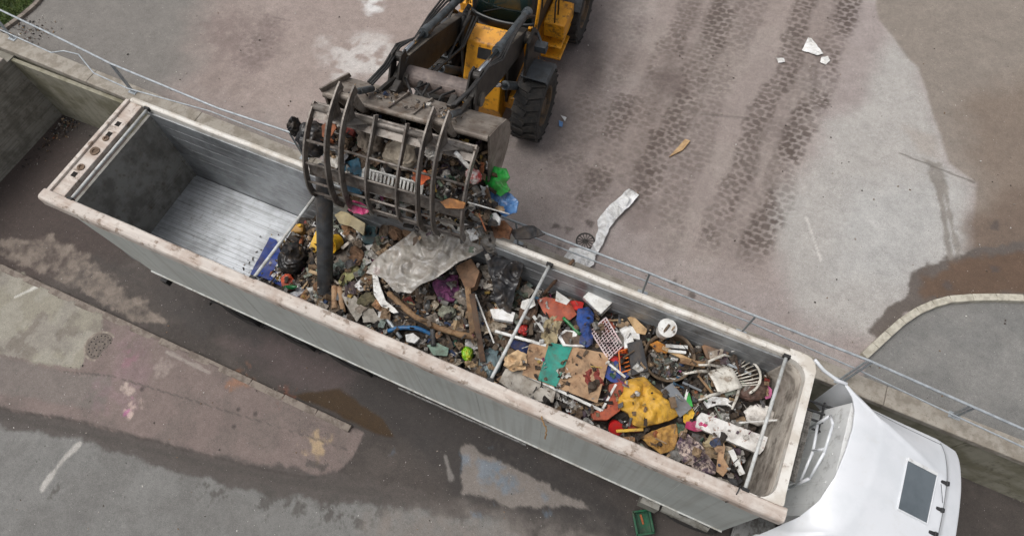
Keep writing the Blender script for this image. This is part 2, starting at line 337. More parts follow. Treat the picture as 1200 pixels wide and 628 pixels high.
# ---- the sunken lane and the pavement beside it
xs = axis(-6.0, 19.3, .034, -6.3, 90)[6:]; ts = np.concatenate([np.arange(0, 9.3, .034), np.linspace(9.3, 90, 10)])
X, T = np.meshgrid(xs, ts, indexing='ij'); Y = yw(X)+.1-T
pt = Paint(X, Y, (74,68,64)); lp = lpoly
pt.mix(sstep(.42, .62, fbm(X*.6, Y*.9, 81, 5))*.5, (60,55,52)); pt.mix(sstep(.55, .7, fbm(X*1.2, Y*2.2, 82, 5))*.4, (90,83,78))
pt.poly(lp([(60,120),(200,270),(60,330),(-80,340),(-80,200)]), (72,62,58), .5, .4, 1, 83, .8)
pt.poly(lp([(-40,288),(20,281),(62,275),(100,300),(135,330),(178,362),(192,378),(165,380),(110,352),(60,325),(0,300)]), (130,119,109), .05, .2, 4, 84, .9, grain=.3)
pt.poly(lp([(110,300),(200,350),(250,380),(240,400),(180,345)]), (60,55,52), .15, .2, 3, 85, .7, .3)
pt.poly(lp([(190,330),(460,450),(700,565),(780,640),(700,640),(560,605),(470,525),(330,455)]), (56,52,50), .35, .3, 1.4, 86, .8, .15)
pt.poly(lp([(260,400),(350,395),(420,440),(400,470),(330,440)]), (98,84,82), .3, .25, 1.5, 87, .5)
pt.track(lp([(560,520),(700,600),(780,660)]), .4, (50,47,45), .75, seed=88); pt.track(lp([(330,385),(470,450),(560,510)]), .35, (58,54,52), .4, seed=89)
for k, (u, v, r) in enumerate([(245,355,.25),(300,400,.2),(355,470,.2),(500,520,.3),(620,545,.3)]):
    a = P(u, v, 0); pt.mix((1-sstep(r*.2, r, np.hypot(X-a[0], Y-a[1])+(fbm(X*5, Y*5, 160+k)-.5)*.4))*.5, (54,51,49), .2)
PUD = [(340,463),(372,458),(398,455),(425,475),(448,492),(462,512),(440,507),(405,490),(365,472)]
pt.poly(lp(PUD), (60,44,24), .03, .06, 3, 90, 1, .12)
pv = lambda q: np.array([P(u, v, .1 + float(lz(P(u, v, .05)[0])))[:2] for u, v in q])
PAVE = [(-200,210),(0,312),(125,368),(270,434),(425,506),(412,535),(392,553),(360,560),(300,548),(230,530),(100,495),(0,478),(-250,440)]
pt.poly(pv(PAVE), (118,105,100), .02, .05, 3, 91)
pt.poly(pv([(-200,210),(0,312),(125,368),(115,395),(92,432),(40,424),(0,415),(-200,390)]), (138,133,120), .03, .12, 3, 92)
pt.mix(np.where(psd(X, Y, pv(PAVE)) < 0, sstep(.45, .65, fbm(X*1.6, Y*1.6, 93, 5))*.6, 0), (104,95,90))
pt.mix(np.where(psd(X, Y, pv([(-200,210),(0,312),(125,368),(95,432),(0,415),(-200,390)])) < 0, sstep(.5, .6, fbm(X*2.5, Y*2.5, 94, 5))*.4, 0), (158,154,144))
pt.poly(pv([(0,418),(70,434),(130,440),(120,480),(0,462),(-100,440),(-100,400)]), (112,106,101), .06, .1, 2, 95, .7)
pt.poly(pv([(130,400),(165,392),(170,440),(160,480),(120,485),(105,470)]), (134,112,115), .2, .4, 3.5, 96, .45, grain=.2)
for k, (u, v, r, c, a_) in enumerate([(152,478,.2,(186,166,156),.9),(148,455,.14,(176,160,150),.8),(145,485,.1,(168,84,140),.7),(155,465,.07,(170,90,146),.6),(372,522,.28,(196,170,128),.5),(150,420,.2,(150,104,120),.4),(48,525,.34,(166,128,92),.5),(190,430,.2,(160,148,140),.5),(280,445,.3,(150,104,74),.5),(335,465,.2,(118,74,58),.6)]):
    a = P(u, v, .05); pt.mix((1-sstep(r*.1, r, np.hypot(X-a[0], Y-a[1])+(fbm(X*7, Y*7, 180+k, 5)-.5)*r*3.2))*a_, c)
pt.poly(lp([(-250,440),(0,488),(100,508),(200,542),(320,568),(440,580),(560,604),(650,645),(600,760),(-250,760)]), (116,115,112), .1, .2, 2.5, 97)
pt.mix(np.where(psd(X, Y, lp([(-250,500),(100,520),(320,585),(560,615),(600,760),(-250,760)])) < 0, sstep(.48, .66, fbm(X*1.1, Y*1.1, 98, 5))*.5, 0), (102,100,97))
BAND = [(-250,430),(0,478),(100,496),(230,530),(330,547),(440,562),(570,594),(560,612),(440,592),(320,580),(200,553),(100,517),(0,499),(-250,460)]
pt.poly(lp(BAND), (78,72,68), .06, .14, 4, 99, .95, .1)
pt.line(lp([(0,487),(100,507),(230,541),(330,562),(440,577)]), .09, (72,67,63), .7)
for k, (u, v, r) in enumerate([(315,585,.28),(345,590,.22),(390,600,.3),(420,612,.2),(250,575,.2),(60,575,.12),(370,545,.2),(455,600,.3)]):
    a = P(u, v, 0); pt.mix((1-sstep(r*.2, r, np.hypot(X-a[0], (Y-a[1])*1.3)+(fbm(X*9, Y*9, 120+k, 5)-.5)*r*4.5))*.75, (76,72,68))
pt.poly(lp([(430,596),(560,598),(640,606),(700,616),(760,650),(700,760),(430,760)]), (122,115,109), .25, .3, 2, 121, .9, grain=.4)
TRI = [(541,524),(552,521),(562,528),(620,557),(690,596),(600,592),(541,576)]
pt.poly(lp(TRI), (122,115,109), .03, .1, 5, 122, .95)
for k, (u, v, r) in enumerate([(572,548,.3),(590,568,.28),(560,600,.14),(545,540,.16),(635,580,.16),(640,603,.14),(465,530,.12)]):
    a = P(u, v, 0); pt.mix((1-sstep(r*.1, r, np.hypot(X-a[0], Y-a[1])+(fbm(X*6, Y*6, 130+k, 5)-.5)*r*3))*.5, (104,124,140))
pt.line(lp([(92,520),(68,545),(50,572)]), .08, (176,172,166), .8, amp=.09); pt.line(lp([(20,350),(45,338)]), .05, (205,203,196), .7, amp=.03); pt.line(lp([(522,535),(528,560)]), .06, (140,135,130), .6, amp=.06)
pt.line(pv([(75,435),(130,440),(300,492),(420,530)]), .02, (84,78,73), .7, amp=.02); pt.line(pv([(195,412),(245,436)]), .05, (158,150,142), .6, amp=.05)
for u, v in [(280,480),(275,500),(300,485),(165,455)]:
    a = P(u, v, .05); pt.mix((1-sstep(.02, .07, np.hypot(X-a[0], Y-a[1])))*.8, (60,55,52))
Z = lz(X)+(fbm(X*1.1, Y*1.1, 72)-.5)*.015
ed = psd(X, Y, pv(PAVE)); Z = Z+.085*(1-sstep(-.03, .005, ed))*(1-sstep(5.2, 6.2, X))*(1-sstep(-2.3, -2.9, Y)*sstep(-.9, 0, ed)*0)
# level out away from the kerb so that only the kerb side shows a step
Z = Z+.0*X
pud = psd(X, Y, lp(PUD)); Z = Z-.01*(1-sstep(-.1, .05, pud))
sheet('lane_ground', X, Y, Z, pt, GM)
# ground behind the cross wall, level with the yard
xs = np.array([-70, -40, -20, -6.9]); ys = np.array([-90, -40, -10, 0, 2.55]); X, Y = np.meshgrid(xs, ys, indexing='ij'); pt = Paint(X, Y, (118,114,109)); sheet('upper_ground', X, Y, np.full(X.shape, YZ-.01), pt, GM)

# ---- kerb between lane and pavement
conc = mat('kerb_concrete', (134,124,114), (104,94,86), 5, .85, c3=(84,70,60), s3=14, amt3=.7, bump=.3)
b = MB(); y0 = -2.1
for k in range(14):
    x0 = -5.6+k*.82; x1 = x0+.81; xm = (x0+x1)/2; zz = float(lz(xm))
    b.box((xm, y0-.085+random.uniform(-.006, .006), zz+.035), (x1-x0, .15, .12+random.uniform(-.008, .008)), RZ(random.uniform(-.006, .006)))
tag(b.build('kerb', conc, bevel=.015, origin=False), kind='structure')
conc2 = mat('pale_kerb', (188,183,168), (160,154,140), 6, .85, c3=(120,112,100), s3=18, amt3=.5, bump=.25)
arc = [P(u, v, YZ+.1) for u, v in [(1013,417),(1026,405),(1041,391),(1058,376),(1076,364),(1094,356),(1114,350.5),(1140,348.5),(1168,348),(1200,349),(1240,353)]]
b = MB()
for p, q in zip(arc[:-1], arc[1:]):
    d = Vector(q-p); L = d.length; M = RZ(math.atan2(d.y, d.x)); b.box(((p[0]+q[0])/2, (p[1]+q[1])/2, YZ+.055), (L-.006, .15, .13), M)
tag(b.build('yard_kerb', conc2, bevel=.015, origin=False), kind='structure')

# ---- retaining wall, cross wall
wallm = mat('mossy_concrete', (150,146,130), (122,118,98), 1.6, .9, c3=(92,88,74), s3=6, amt3=.7, bump=.35, bscale=30, wave=((6,6,.5), 1.2, .3, (98,96,80)))
capm = mat('wall_cap', (162,155,144), (138,130,118), 4, .9, c3=(110,102,90), s3=22, amt3=.6, bump=.35, bscale=40)
def wall_run(x0, x1, zb):
    w_ = thing('retaining_wall', None, None, (x0, float(yw(x0)), zb))
    b = MB(); n = int((x1-x0)/2)+1; e = np.linspace(x0, x1, n+1)
    for a, c in zip(e[:-1], e[1:]):
        a_ = a+.006; c_ = c-.006
        vs = [(a_, yw(a_), zb-.6), (c_, yw(c_), zb-.6), (c_, yw(c_)+.34, zb-.6), (a_, yw(a_)+.34, zb-.6)]; vs += [(x, y, WTOP-.16) for x, y, z in vs]
        b.add(vs, [(0,1,2,3),(4,5,6,7),(0,1,5,4),(1,2,6,5),(2,3,7,6),(3,0,4,7)])
    b.bx(x0, x1, float(yw((x0+x1)/2))+.2, float(yw((x0+x1)/2))+.3, zb-.5, WTOP-.2)
    b.build('wall_panel', wallm, w_, bevel=.012)
    b = MB()
    e = np.linspace(x0, x1, int((x1-x0)/3)+1)
    for a, c in zip(e[:-1], e[1:]):
        vs = [(a+.004, yw(a)-.03, WTOP-.158), (c-.004, yw(c)-.03, WTOP-.158), (c-.004, yw(c)+.37, WTOP-.158), (a+.004, yw(a)+.37, WTOP-.158)]; vs += [(x, y, WTOP) for x, y, z in vs]
        b.add(vs, [(0,1,2,3),(4,5,6,7),(0,1,5,4),(1,2,6,5),(2,3,7,6),(3,0,4,7)])
    b.build('wall_coping', capm, w_, bevel=.02)
    return w_
tag(wall_run(-6.6, 40, -.1), 'long concrete retaining wall stained with moss, below the handrail along the raised yard', 'wall')
xwm = mat('board_marked_concrete', (160,156,146), (128,124,114), 2.2, .9, c3=(98,92,82), s3=9, amt3=.6, bump=.4, bscale=20, wave=((1,.25,7), 3, .45, (104,100,90)))
cw = thing('cross_wall', 'grey board marked concrete wall closing the lane at the corner behind the trailer', 'wall', (-5.9, 0, -.5))
b = MB()
for k in range(9): b.bx(-6.35-.003*(k % 2), -5.92+.003*(k % 3), -9, 2.3, -.8+k*.27, -.8+k*.27+.266)
b.build('wall_panel', xwm, cw, bevel=.003)
b = MB(); b.bx(-6.4, -5.87, -9, 2.04, WTOP-.16, WTOP-.004); b.build('wall_coping', capm, cw, bevel=.02)

# ---- handrail
galv = mat('galvanised_steel', (178,184,188), (156,162,166), 9, .45, .25, c3=(112,106,98), s3=25, amt3=.4, bump=.05)
hr = thing('handrail', 'galvanised tube handrail with a bent post running along the top of the retaining wall', 'railing', (-2.25, 2.45, WTOP))
def railpts(px, z): return [tuple(P(u, v, zz)) for (u, v), zz in zip(px, z)]
top = railpts([(-120,-42),(0,12),(55,38),(100,60),(130,75),(255,127)], [2.8]*6)+[(2.5, 2.36, 2.8), (5, 2.30, 2.79), (7.7, 2.27, 2.79), (10.4, 2.25, 2.8), (12.4, 2.2, 2.8)]+railpts([(1020,423),(1110,463),(1200,503),(1330,560)], [2.8]*4)
b = MB(); b.tube(top, .024, 10); b.build('top_rail', galv, hr, smooth=True)
mid = railpts([(-120,-18),(0,35),(60,62),(75,60),(92,64),(110,86),(150,104)], [2.35, 2.35, 2.35, 2.36, 2.36, 2.35, 2.33])+[(.2, 2.42, 2.3), (2.5, 2.4, 2.3), (5, 2.38, 2.3), (7.7, 2.35, 2.3), (10.4, 2.33, 2.3), (12.4, 2.3, 2.3)]+railpts([(1003,432),(1100,478),(1200,524),(1330,584)], [2.3]*4)
b = MB(); b.tube(mid, .016, 10); b.build('middle_rail', galv, hr, smooth=True)
def post(foot, head, dd=(-.035, .035)):
    b = MB(); f = Vector(foot); h = Vector(head)
    for d in dd: b.tube([f+Vector((d, 0, 0)), h+Vector((d, 0, 0))], .022, 8)
    b.box((f.x, f.y, f.z+.008), (.2, .12, .016)); b.build('post', galv, hr, smooth=False)
post(tuple(P(156,108,WTOP)), tuple(P(130,75,2.8)))
for x, q in ((2.5, 2.36), (5, 2.30), (7.7, 2.27), (10.4, 2.25), (12.4, 2.2)): post((x, float(yw(x))+.25, WTOP), (x, q, 2.8), (0,))
post(tuple(P(984,447,WTOP)), tuple(P(1020,423,2.8)))
post(tuple(P(1118,487,WTOP)), tuple(P(1140,476.5,2.8)))
post((-6.1, 2.62, WTOP), tuple(P(-20,3,2.8)))

# ---- grass in the far corner
gp = pxy([(-200,-150),(52,-20),(38,6),(15,24),(2,34),(-60,20),(-250,-40)], YZ)
bm = bmesh.new(); f = bm.faces.new([bm.verts.new((p[0], p[1], YZ+.03)) for p in gp]); 
me = bpy.data.meshes.new('turf_ground'); bm.to_mesh(me); bm.free(); o = bpy.data.objects.new('turf_ground', me); COL.objects.link(o); me.materials.append(mat('turf_soil', (70,84,44), (54,66,36), 5, .95)); tag(o, kind='structure')
b = MB(); lo = gp.min(0); hi = gp.max(0); cnt = 0
cand = rng.uniform(lo, hi, (60000, 2)); ins = psd(cand[:, 0], cand[:, 1], gp) < -.02; cand = cand[ins & (cand[:, 0] > -9.5)][:16000]
for x, y in cand:
    a = random.uniform(0, 2*PI); h = random.uniform(.03, .085); wd = .012; dx, dy = math.cos(a)*wd, math.sin(a)*wd; lx, ly = random.uniform(-.05, .05), random.uniform(-.05, .05)
    g = random.uniform(.7, 1.25); c = tuple(k*g for k in lin(random.choice([(84,108,44),(98,120,54),(72,96,40),(118,126,66)])))
    b.add([(x-dx, y-dy, YZ+.02), (x+dx, y+dy, YZ+.02), (x+lx, y+ly, YZ+.03+h)], [(0,1,2)], c)
tag(b.build('grass', mat('grass_blades', (90,110,50), attr='col', rough=.7, bump=0), origin=False), 'short green grass growing in the corner beyond the handrail', 'grass', kind='stuff')
b = MB(); arc = [P(u, v, YZ) for u, v in [(62,-22),(52,-4),(42,8),(28,20),(14,30),(2,38)]]
for p, q in zip(arc[:-1], arc[1:]):
    d = Vector(q-p); b.box(((p[0]+q[0])/2, (p[1]+q[1])/2, YZ+.03), (d.length-.005, .12, .1), RZ(math.atan2(d.y, d.x)))
tag(b.build('turf_kerb', conc, bevel=.012, origin=False), kind='structure')

# ---- manhole cover on the pavement, drain grate in the yard
irond = mat('dark_iron', (66,63,60), (50,48,46), 12, .7, .2, bump=.2)
iron = mat('cast_iron', (112,102,94), (88,80,74), 12, .7, .2, c3=(110,92,76), s3=20, amt3=.5, bump=.2)
c = P(113,403,.06); c[2] = float(lz(c[0]))+.088
mh = thing('manhole_cover', 'round cast iron manhole cover with a ring of holes in the pavement', 'manhole', tuple(c))
b = MB(); b.lathe([(.36,-.04),(.36,.004),(.352,.008),(.315,.008),(.305,.0)], n=48); b.build('frame', mat('manhole_ring', (150,140,128), (122,112,102), 9, .8), mh, True, True)
b = MB(); b.lathe([(.302,-.02),(.302,.004),(.29,.009),(.0,.009)], n=48)
for k in range(40):
    r = .23 if k < 24 else .11; a = 2*PI*k/(24 if k < 24 else 16); 
    if k % 2: b.box((r*math.cos(a), r*math.sin(a), .011), (.03, .02, .008), RZ(a))
b.build('lid', iron, mh, True)
hol = mat('dark_hole', (26,24,22), rough=.9)
b = MB(); b.lathe([(.017,.0105),(0,.0108)], n=10); h0 = b.build('vent_hole', hol, mh, True); first = True
for n_, r_ in ((18, .24), (8, .11)):
    for k in range(n_):
        o = h0 if first else h0.copy(); a = 2*PI*k/n_; o.location = (r_*math.cos(a), r_*math.sin(a), 0)
        if not first: COL.objects.link(o); o.parent = mh
        first = False
c = P(686,283,YZ); c[2] = YZ+.012
dr = thing('drain_grate', 'round dark drain grate in the yard under the white plastic strip', 'drain', tuple(c))
b = MB(); b.lathe([(.2,-.05),(.2,.006),(.17,.006),(.17,-.02)], n=40); b.build('ring', irond, dr, True)
b = MB(); b.lathe([(.168,-.02),(0,-.02)], n=32); b.build('pit', hol, dr, True)
b = MB()
for k in range(14):
    a = 2*PI*k/14; b.box((.1*math.cos(a), .1*math.sin(a), 0), (.13, .014, .016), RZ(a))
b.lathe([(.04,-.015),(.04,.009),(0,.009)], n=16); b.build('spokes', irond, dr, True)
# ------------------------------------------------------------------ TRAILER
RIMZ = 4.0; TL = 13.27; FLZ = 1.79
rimm = mat('dirty_rail_paint', (196,187,178), (174,158,146), 2.2, .75, c3=(110,90,72), s3=5, amt3=.75, thr3=(.54, .64), bump=.3, wave=((.6,4,4), 2.5, .45, (222,214,204)))
rimw = mat('white_rail_paint', (218,214,206), (196,188,176), 2.2, .6, c3=(128,108,90), s3=9, amt3=.6, thr3=(.56, .7), bump=.15)
sidem = mat('grey_side_paint', (182,186,181), (172,176,171), .8, .5, c3=(146,142,132), s3=4, amt3=.35, bump=.03, wave=((4,4,.12), 3, .35, (142,140,132)))
inm = mat('scuffed_aluminium', (152,155,157), (118,120,121), 2.2, .42, .35, c3=(104,98,92), s3=5, amt3=.5, bump=.12, wave=((.5,5,9), 3, .5, (164,166,168)))
doorm = mat('rear_door_steel', (146,145,139), (112,109,103), 2.2, .55, .1, c3=(96,82,68), s3=6, amt3=.65, bump=.12, wave=((.7,5,.3), 2, .3, (148,144,136)))
floorm = mat('polished_floor', (198,202,206), (160,163,166), 1.1, .34, .45, c3=(104,100,96), s3=7, amt3=.5, thr3=(.55,.72), bump=.06, wave=((.25,9,1), 2.5, .4, (116,116,116)), rough2=.5)
frontm = mat('worn_front_wall', (162,155,145), (122,114,105), 1.8, .7, c3=(88,79,70), s3=3.5, amt3=.8, thr3=(.46, .62), bump=.2, wave=((5,.8,5), 2, .4, (210,202,190)))
blk = mat('black_steel', (46,45,45), (34,33,33), 6, .6, .2, c3=(90,82,74), s3=14, amt3=.35, bump=.1)
rub = mat('tyre_rubber', (44,43,42), (60,56,52), 7, .85, c3=(92,84,76), s3=16, amt3=.4, bump=.25)
tr = thing('tipping_trailer', 'long grey open top trailer with dirty pale rails, half full of rubbish', 'trailer', (TL/2, 0, 0))
b = MB(); b.prism([(.12,3.86),(13.2,3.86),(13.2,1.17),(6.5,1.46),(1.08,1.73)], lambda x, z: (x, -1.14, z), lambda x, z: (x, -1.2, z))
for k in range(10): x_ = 1.55+1.16*k; b.bx(x_, x_+.022, -1.2035, -1.19, 1.8-.0445*(x_-1.08)+.04, 3.8)
b.build('side_panel', sidem, tr, bevel=.012)
b = MB(); b.prism([(.3,3.86),(13.2,3.86),(13.2,1.17),(6.5,1.46),(.9,1.73)], lambda x, z: (x, 1.14, z), lambda x, z: (x, 1.2, z)); b.build('side_panel', sidem, tr, bevel=.012)
b = MB()      # inner lining in long boards
for s in (-1, 1):
    for k in range(7):
        z0 = FLZ-.05+k*.305; b.bx(.5, 12.98, min(s*1.1, s*1.135), max(s*1.1, s*1.135), z0, z0+.3)
b.build('side_lining', inm, tr, bevel=.006)
b = MB(); n = 22
for k in range(n):
    y = -1.09+2.18*k/n; b.bx(.5, 13, y+.001, y+2.18/n-.001, FLZ-.08, FLZ)
    pass
b.build('floor', floorm, tr, bevel=.003)
# rear door, slightly sunk, with top frame holed for the fittings
b = MB(); b.bx(.46, .52, -1.1, 1.1, FLZ-.1, 3.8)
for k in range(4): b.bx(.5205, .527, -1.08, 1.08, FLZ+.35+k*.07, FLZ+.37+k*.07)
for s in (-1, 1): b.bx(.5205, .545, min(s*1.04, s*1.1), max(s*1.04, s*1.1), FLZ, 3.7)
b.build('rear_door', doorm, tr, bevel=.004)
holes = [(-.62,.06), (-.34,.07), (.05,.09), (.36,.06), (.62,.06)]
b = MB(); b.bx(0.02, .1, -1.16, 1.16, 3.9, 4.0)       # raised outer lip
b.bx(.1, .38, -1.16, 1.16, 3.86, 3.952)
b.build('rear_frame', rimm, tr, bevel=.012)
b = MB()
pass
for y, r in holes[:1]+holes[3:]:
    b = MB(); b.bx(.18, .18+r*1.7, y-r*.85, y+r*.85, 3.94, 3.9545); b.build('frame_opening', mat('opening_dark', (30,26,22), rough=.95), tr)
for y, r in holes[1:4]:
    b = MB(); b.lathe([(r,3.95),(r,3.972),(r*.5,3.972),(r*.45,3.955),(0,3.955)], n=20, c=(.245, y-.11, 0))
    b.build('frame_fitting', mat('rusty_fitting', (116,96,78), (84,66,52), 14, .8, c3=(60,48,40), s3=20), tr)
# top rails
def rail(name, pts, wd, m):
    b = MB(); 
    rows = []
    for x, y, yo in pts:
        s = 1 if yo > 0 else -1; y0, y1 = y, y+s*wd; j = random.uniform(-.006, .006)
        dp = 0 if yo > 0 else .08; prof = [(y0,-.16),(y0,-.02),(y0+s*.02,.0),(y1-s*.06,.004),(y1-s*.02,-.02),(y1,-.06),(y1,-.17-dp),(y1-s*.02,-.19-dp)]
        rows.append([(x, p+j*.6, RIMZ+q+j) for p, q in prof])
    b.grid(rows, closed=True); n = len(rows[0]); b.add(rows[0], [tuple(range(n))]); b.add(rows[-1], [tuple(range(n))])
    return b.build(name, m, tr, smooth=False, bevel=.006)
xsr = np.linspace(-.02, 13.36, 60)
b = MB(); b.prism([(1.06,1.73),(6.5,1.46),(13.2,1.17),(13.2,1.2),(6.5,1.49),(1.06,1.765)], lambda x, z: (x, -1.2005, z), lambda x, z: (x, -1.225, z)); b.build('bottom_highlight_trim', mat('pale_edge', (200,202,198), (170,168,160), 4, .5, c3=(120,112,100), s3=8), tr)  # pale trim strip, its colour standing in for the highlight along the bottom edge
rail('top_rail', [(x, -1.075, -1) for x in xsr], .215, rimm)
rail('top_rail', [(x, 1.14, 1) for x in np.linspace(.12, 13.05, 50)], .12, rimw)
# front frame: rail with rounded inner corners, and the front wall
b = MB()
inner = []; R_ = .28
for k in range(9):
    a = PI/2*k/8; inner.append((13.15-R_+R_*math.sin(a), 1.1-R_+R_*math.cos(a)))
inner2 = [(x, -y) for x, y in reversed(inner)]
path = inner+inner2
outer = []
for x, y in path:
    if y > 0: outer.append((min(x+.02 if x < 12.9 else 13.27, 13.27), 1.262))
outer = [(12.82,1.262),(12.87,1.262),(12.92,1.262),(12.97,1.262),(13.02,1.262),(13.08,1.255),(13.16,1.235),(13.23,1.17),(13.27,1.05)]
outer += [(x, -y) for x, y in reversed(outer)]; outer = outer[:9]+[(13.29,-.92),(13.3,-1.0),(13.3,-1.06)]+[(13.28,-1.08),(13.2,-1.0835),(13.1,-1.0835),(13.0,-1.0835),(12.9,-1.0835),(12.75,-1.0835)][:6]
b.grid([[(x, y, RIMZ+.006) for x, y in path], [(x, y, RIMZ+.006) for x, y in outer], [(x, y, RIMZ-.15) for x, y in outer], [(x, y, RIMZ-.15) for x, y in path], [(x, y, RIMZ+.006) for x, y in path]])
b.build('front_rail', rimw, tr, bevel=.006)
b = MB()
rows = []
for z in np.linspace(FLZ-.1, RIMZ-.15, 8):
    rows.append([(x-.3*(1-(z-FLZ)/(RIMZ-.15-FLZ))**1.0, y, z) for x, y in path])
b.grid(rows); b.build('front_lining', frontm, tr, smooth=True, solid=-.02)
b = MB(); b.bx(13.19, 13.23, -1.14, 1.14, 1.2, 3.84); b.build('front_wall', sidem, tr, bevel=.01)
b = MB(); b.bx(13.28, 13.44, -.62, .5, 3.74, 3.76)
for k in range(4): b.bx(13.29+k*.04, 13.302+k*.04, -.6, .48, 3.762, 3.776)
for k in range(28): b.bx(13.285, 13.435, -.6+k*.04, -.6+k*.04+.012, 3.7606, 3.778)
b.build('step_grating', mat('grating', (128,124,118), (92,88,82), 10, .6, .3), tr)
tubem = mat('painted_tube', (196,198,196), (172,170,164), 5, .5, .0, c3=(96,84,72), s3=9, amt3=.5, bump=.05)
for a, c in (((175,124),(84,231)), ((366,236),(298,323)), ((646,306),(577,440)), ((923,414),(874,571))):
    p = P(*a, RIMZ-.02); q = P(*c, RIMZ-.02)
    b = MB(); b.tube([(p[0], 1.145, RIMZ-.04), (q[0], -1.08, RIMZ-.04)], .028, 12); cb = b.build('cross_bar', tubem, tr, smooth=True)
    for x, y in ((p[0], 1.125), (q[0], -1.07)): b = MB(); b.box((x, y, RIMZ-.035), (.11, .05, .09)); b.build('bracket', blk, cb, bevel=.006)
# chassis, wheels, landing legs, side guard
b = MB()
for s in (-.45, .45): b.bx(.9, 13.0, s-.06, s+.06, 1.0, 1.34)
for k in range(12): b.bx(1.2+k, 1.28+k, -1.1, 1.1, 1.06, 1.16)
b.bx(.75, .9, -1.15, 1.15, .75, .95)
b.build('chassis', blk, tr)
def wheel(x, y, r, wd, parent, hubm, side, name='wheel', local=False):
    z0 = r; o_ = wloc(parent) if not local else Vector((0,0,0))
    M = Matrix.Rotation(PI/2, 3, 'X')
    b = MB(); h = wd/2
    b.lathe([(r*.56,-h*.9),(r*.9,-h),(r*.985,-h*.72),(r,-h*.3),(r,h*.3),(r*.985,h*.72),(r*.9,h),(r*.56,h*.9)], M, 40, (x, y, z0))
    n = 36
    for k in range(n):
        a = 2*PI*k/n
        for s in (-1, 1):
            c = Vector((x+math.cos(a+s*.04)*r, y+s*h*.45, z0+math.sin(a+s*.04)*r)); b.box(c, (.02, h*.8, r*.11), Matrix.Rotation(-a, 3, 'Y') @ RZ(0))
    ty = b.build(name, rub, parent, local=local)
    b = MB(); s = side
    b.lathe([(r*.57,-s*h*.2),(r*.57,s*h*.85),(r*.5,s*h*.8),(r*.42,s*h*.2),(r*.2,s*h*.25),(r*.18,s*h*.7),(0,s*h*.7)], Matrix.Rotation(-PI/2, 3, 'X'), 32, (x, y, z0))
    if local:
        rm_ = b.build('rim', hubm, ty, local=True, smooth=False)
    else: rm_ = b.build('rim', hubm, ty)
    return ty
alu = mat('wheel_alloy', (150,150,148), (112,110,106), 10, .5, .7, c3=(80,70,62), s3=14, amt3=.4)
for x in (2.6, 3.95, 5.3):
    for s in (-1, 1): wheel(x, s*.86, .53, .4, tr, blk, s)
for s in (-1, 1):
    b = MB(); b.bx(9.6, 9.75, s*.62-.07, s*.62+.07, .15, 1.1); b.bx(9.52, 9.83, s*.62-.14, s*.62+.14, 0.01, .15); b.build('landing_leg', blk, tr, bevel=.008)
b = MB(); b.bx(6.6, 9.4, -1.17, -1.14, 1.12, 1.2); b.bx(6.6, 9.4, -1.17, -1.14, .75, .86)
for x in (6.8, 8, 9.2): b.bx(x, x+.06, -1.139, -1.1, .7, 1.35)
b.build('side_guard', alu, tr, bevel=.006)
b = MB()
for x0, x1 in ((1.9, 3.25), (3.3, 4.6), (4.65, 6.0)):
    pts = [((x0+x1)/2+.66*math.cos(a), .53+.66*math.sin(a)) for a in np.linspace(.25, PI-.25, 12)]
    b.grid([[(x, -1.16, z) for x, z in pts], [(x, -.7, z) for x, z in pts]])
b.build('mudguard', blk, tr, solid=.02)

# ------------------------------------------------------------------ TRACTOR UNIT
wp = mat('white_cab_paint', (223,225,228), (215,218,221), 1.2, .28, 0, c3=(206,204,200), s3=2.5, amt3=.3, bump=0, coat=.4)
wp2 = mat('off_white_panel', (230,231,230), (216,217,216), 3, .5, c3=(140,136,130), s3=6, amt3=.45, bump=.05)
gls = mat('tinted_glass', (100,108,113), (82,90,95), .6, .08, 0, bump=0, coat=1)
plas = mat('black_plastic', (32,32,34), (46,46,47), 8, .5, bump=.08)
tu = thing('tractor_unit', 'white lorry cab with roof fairing and glass hatch, hitched to the trailer', 'truck', (15, -.1, 0))
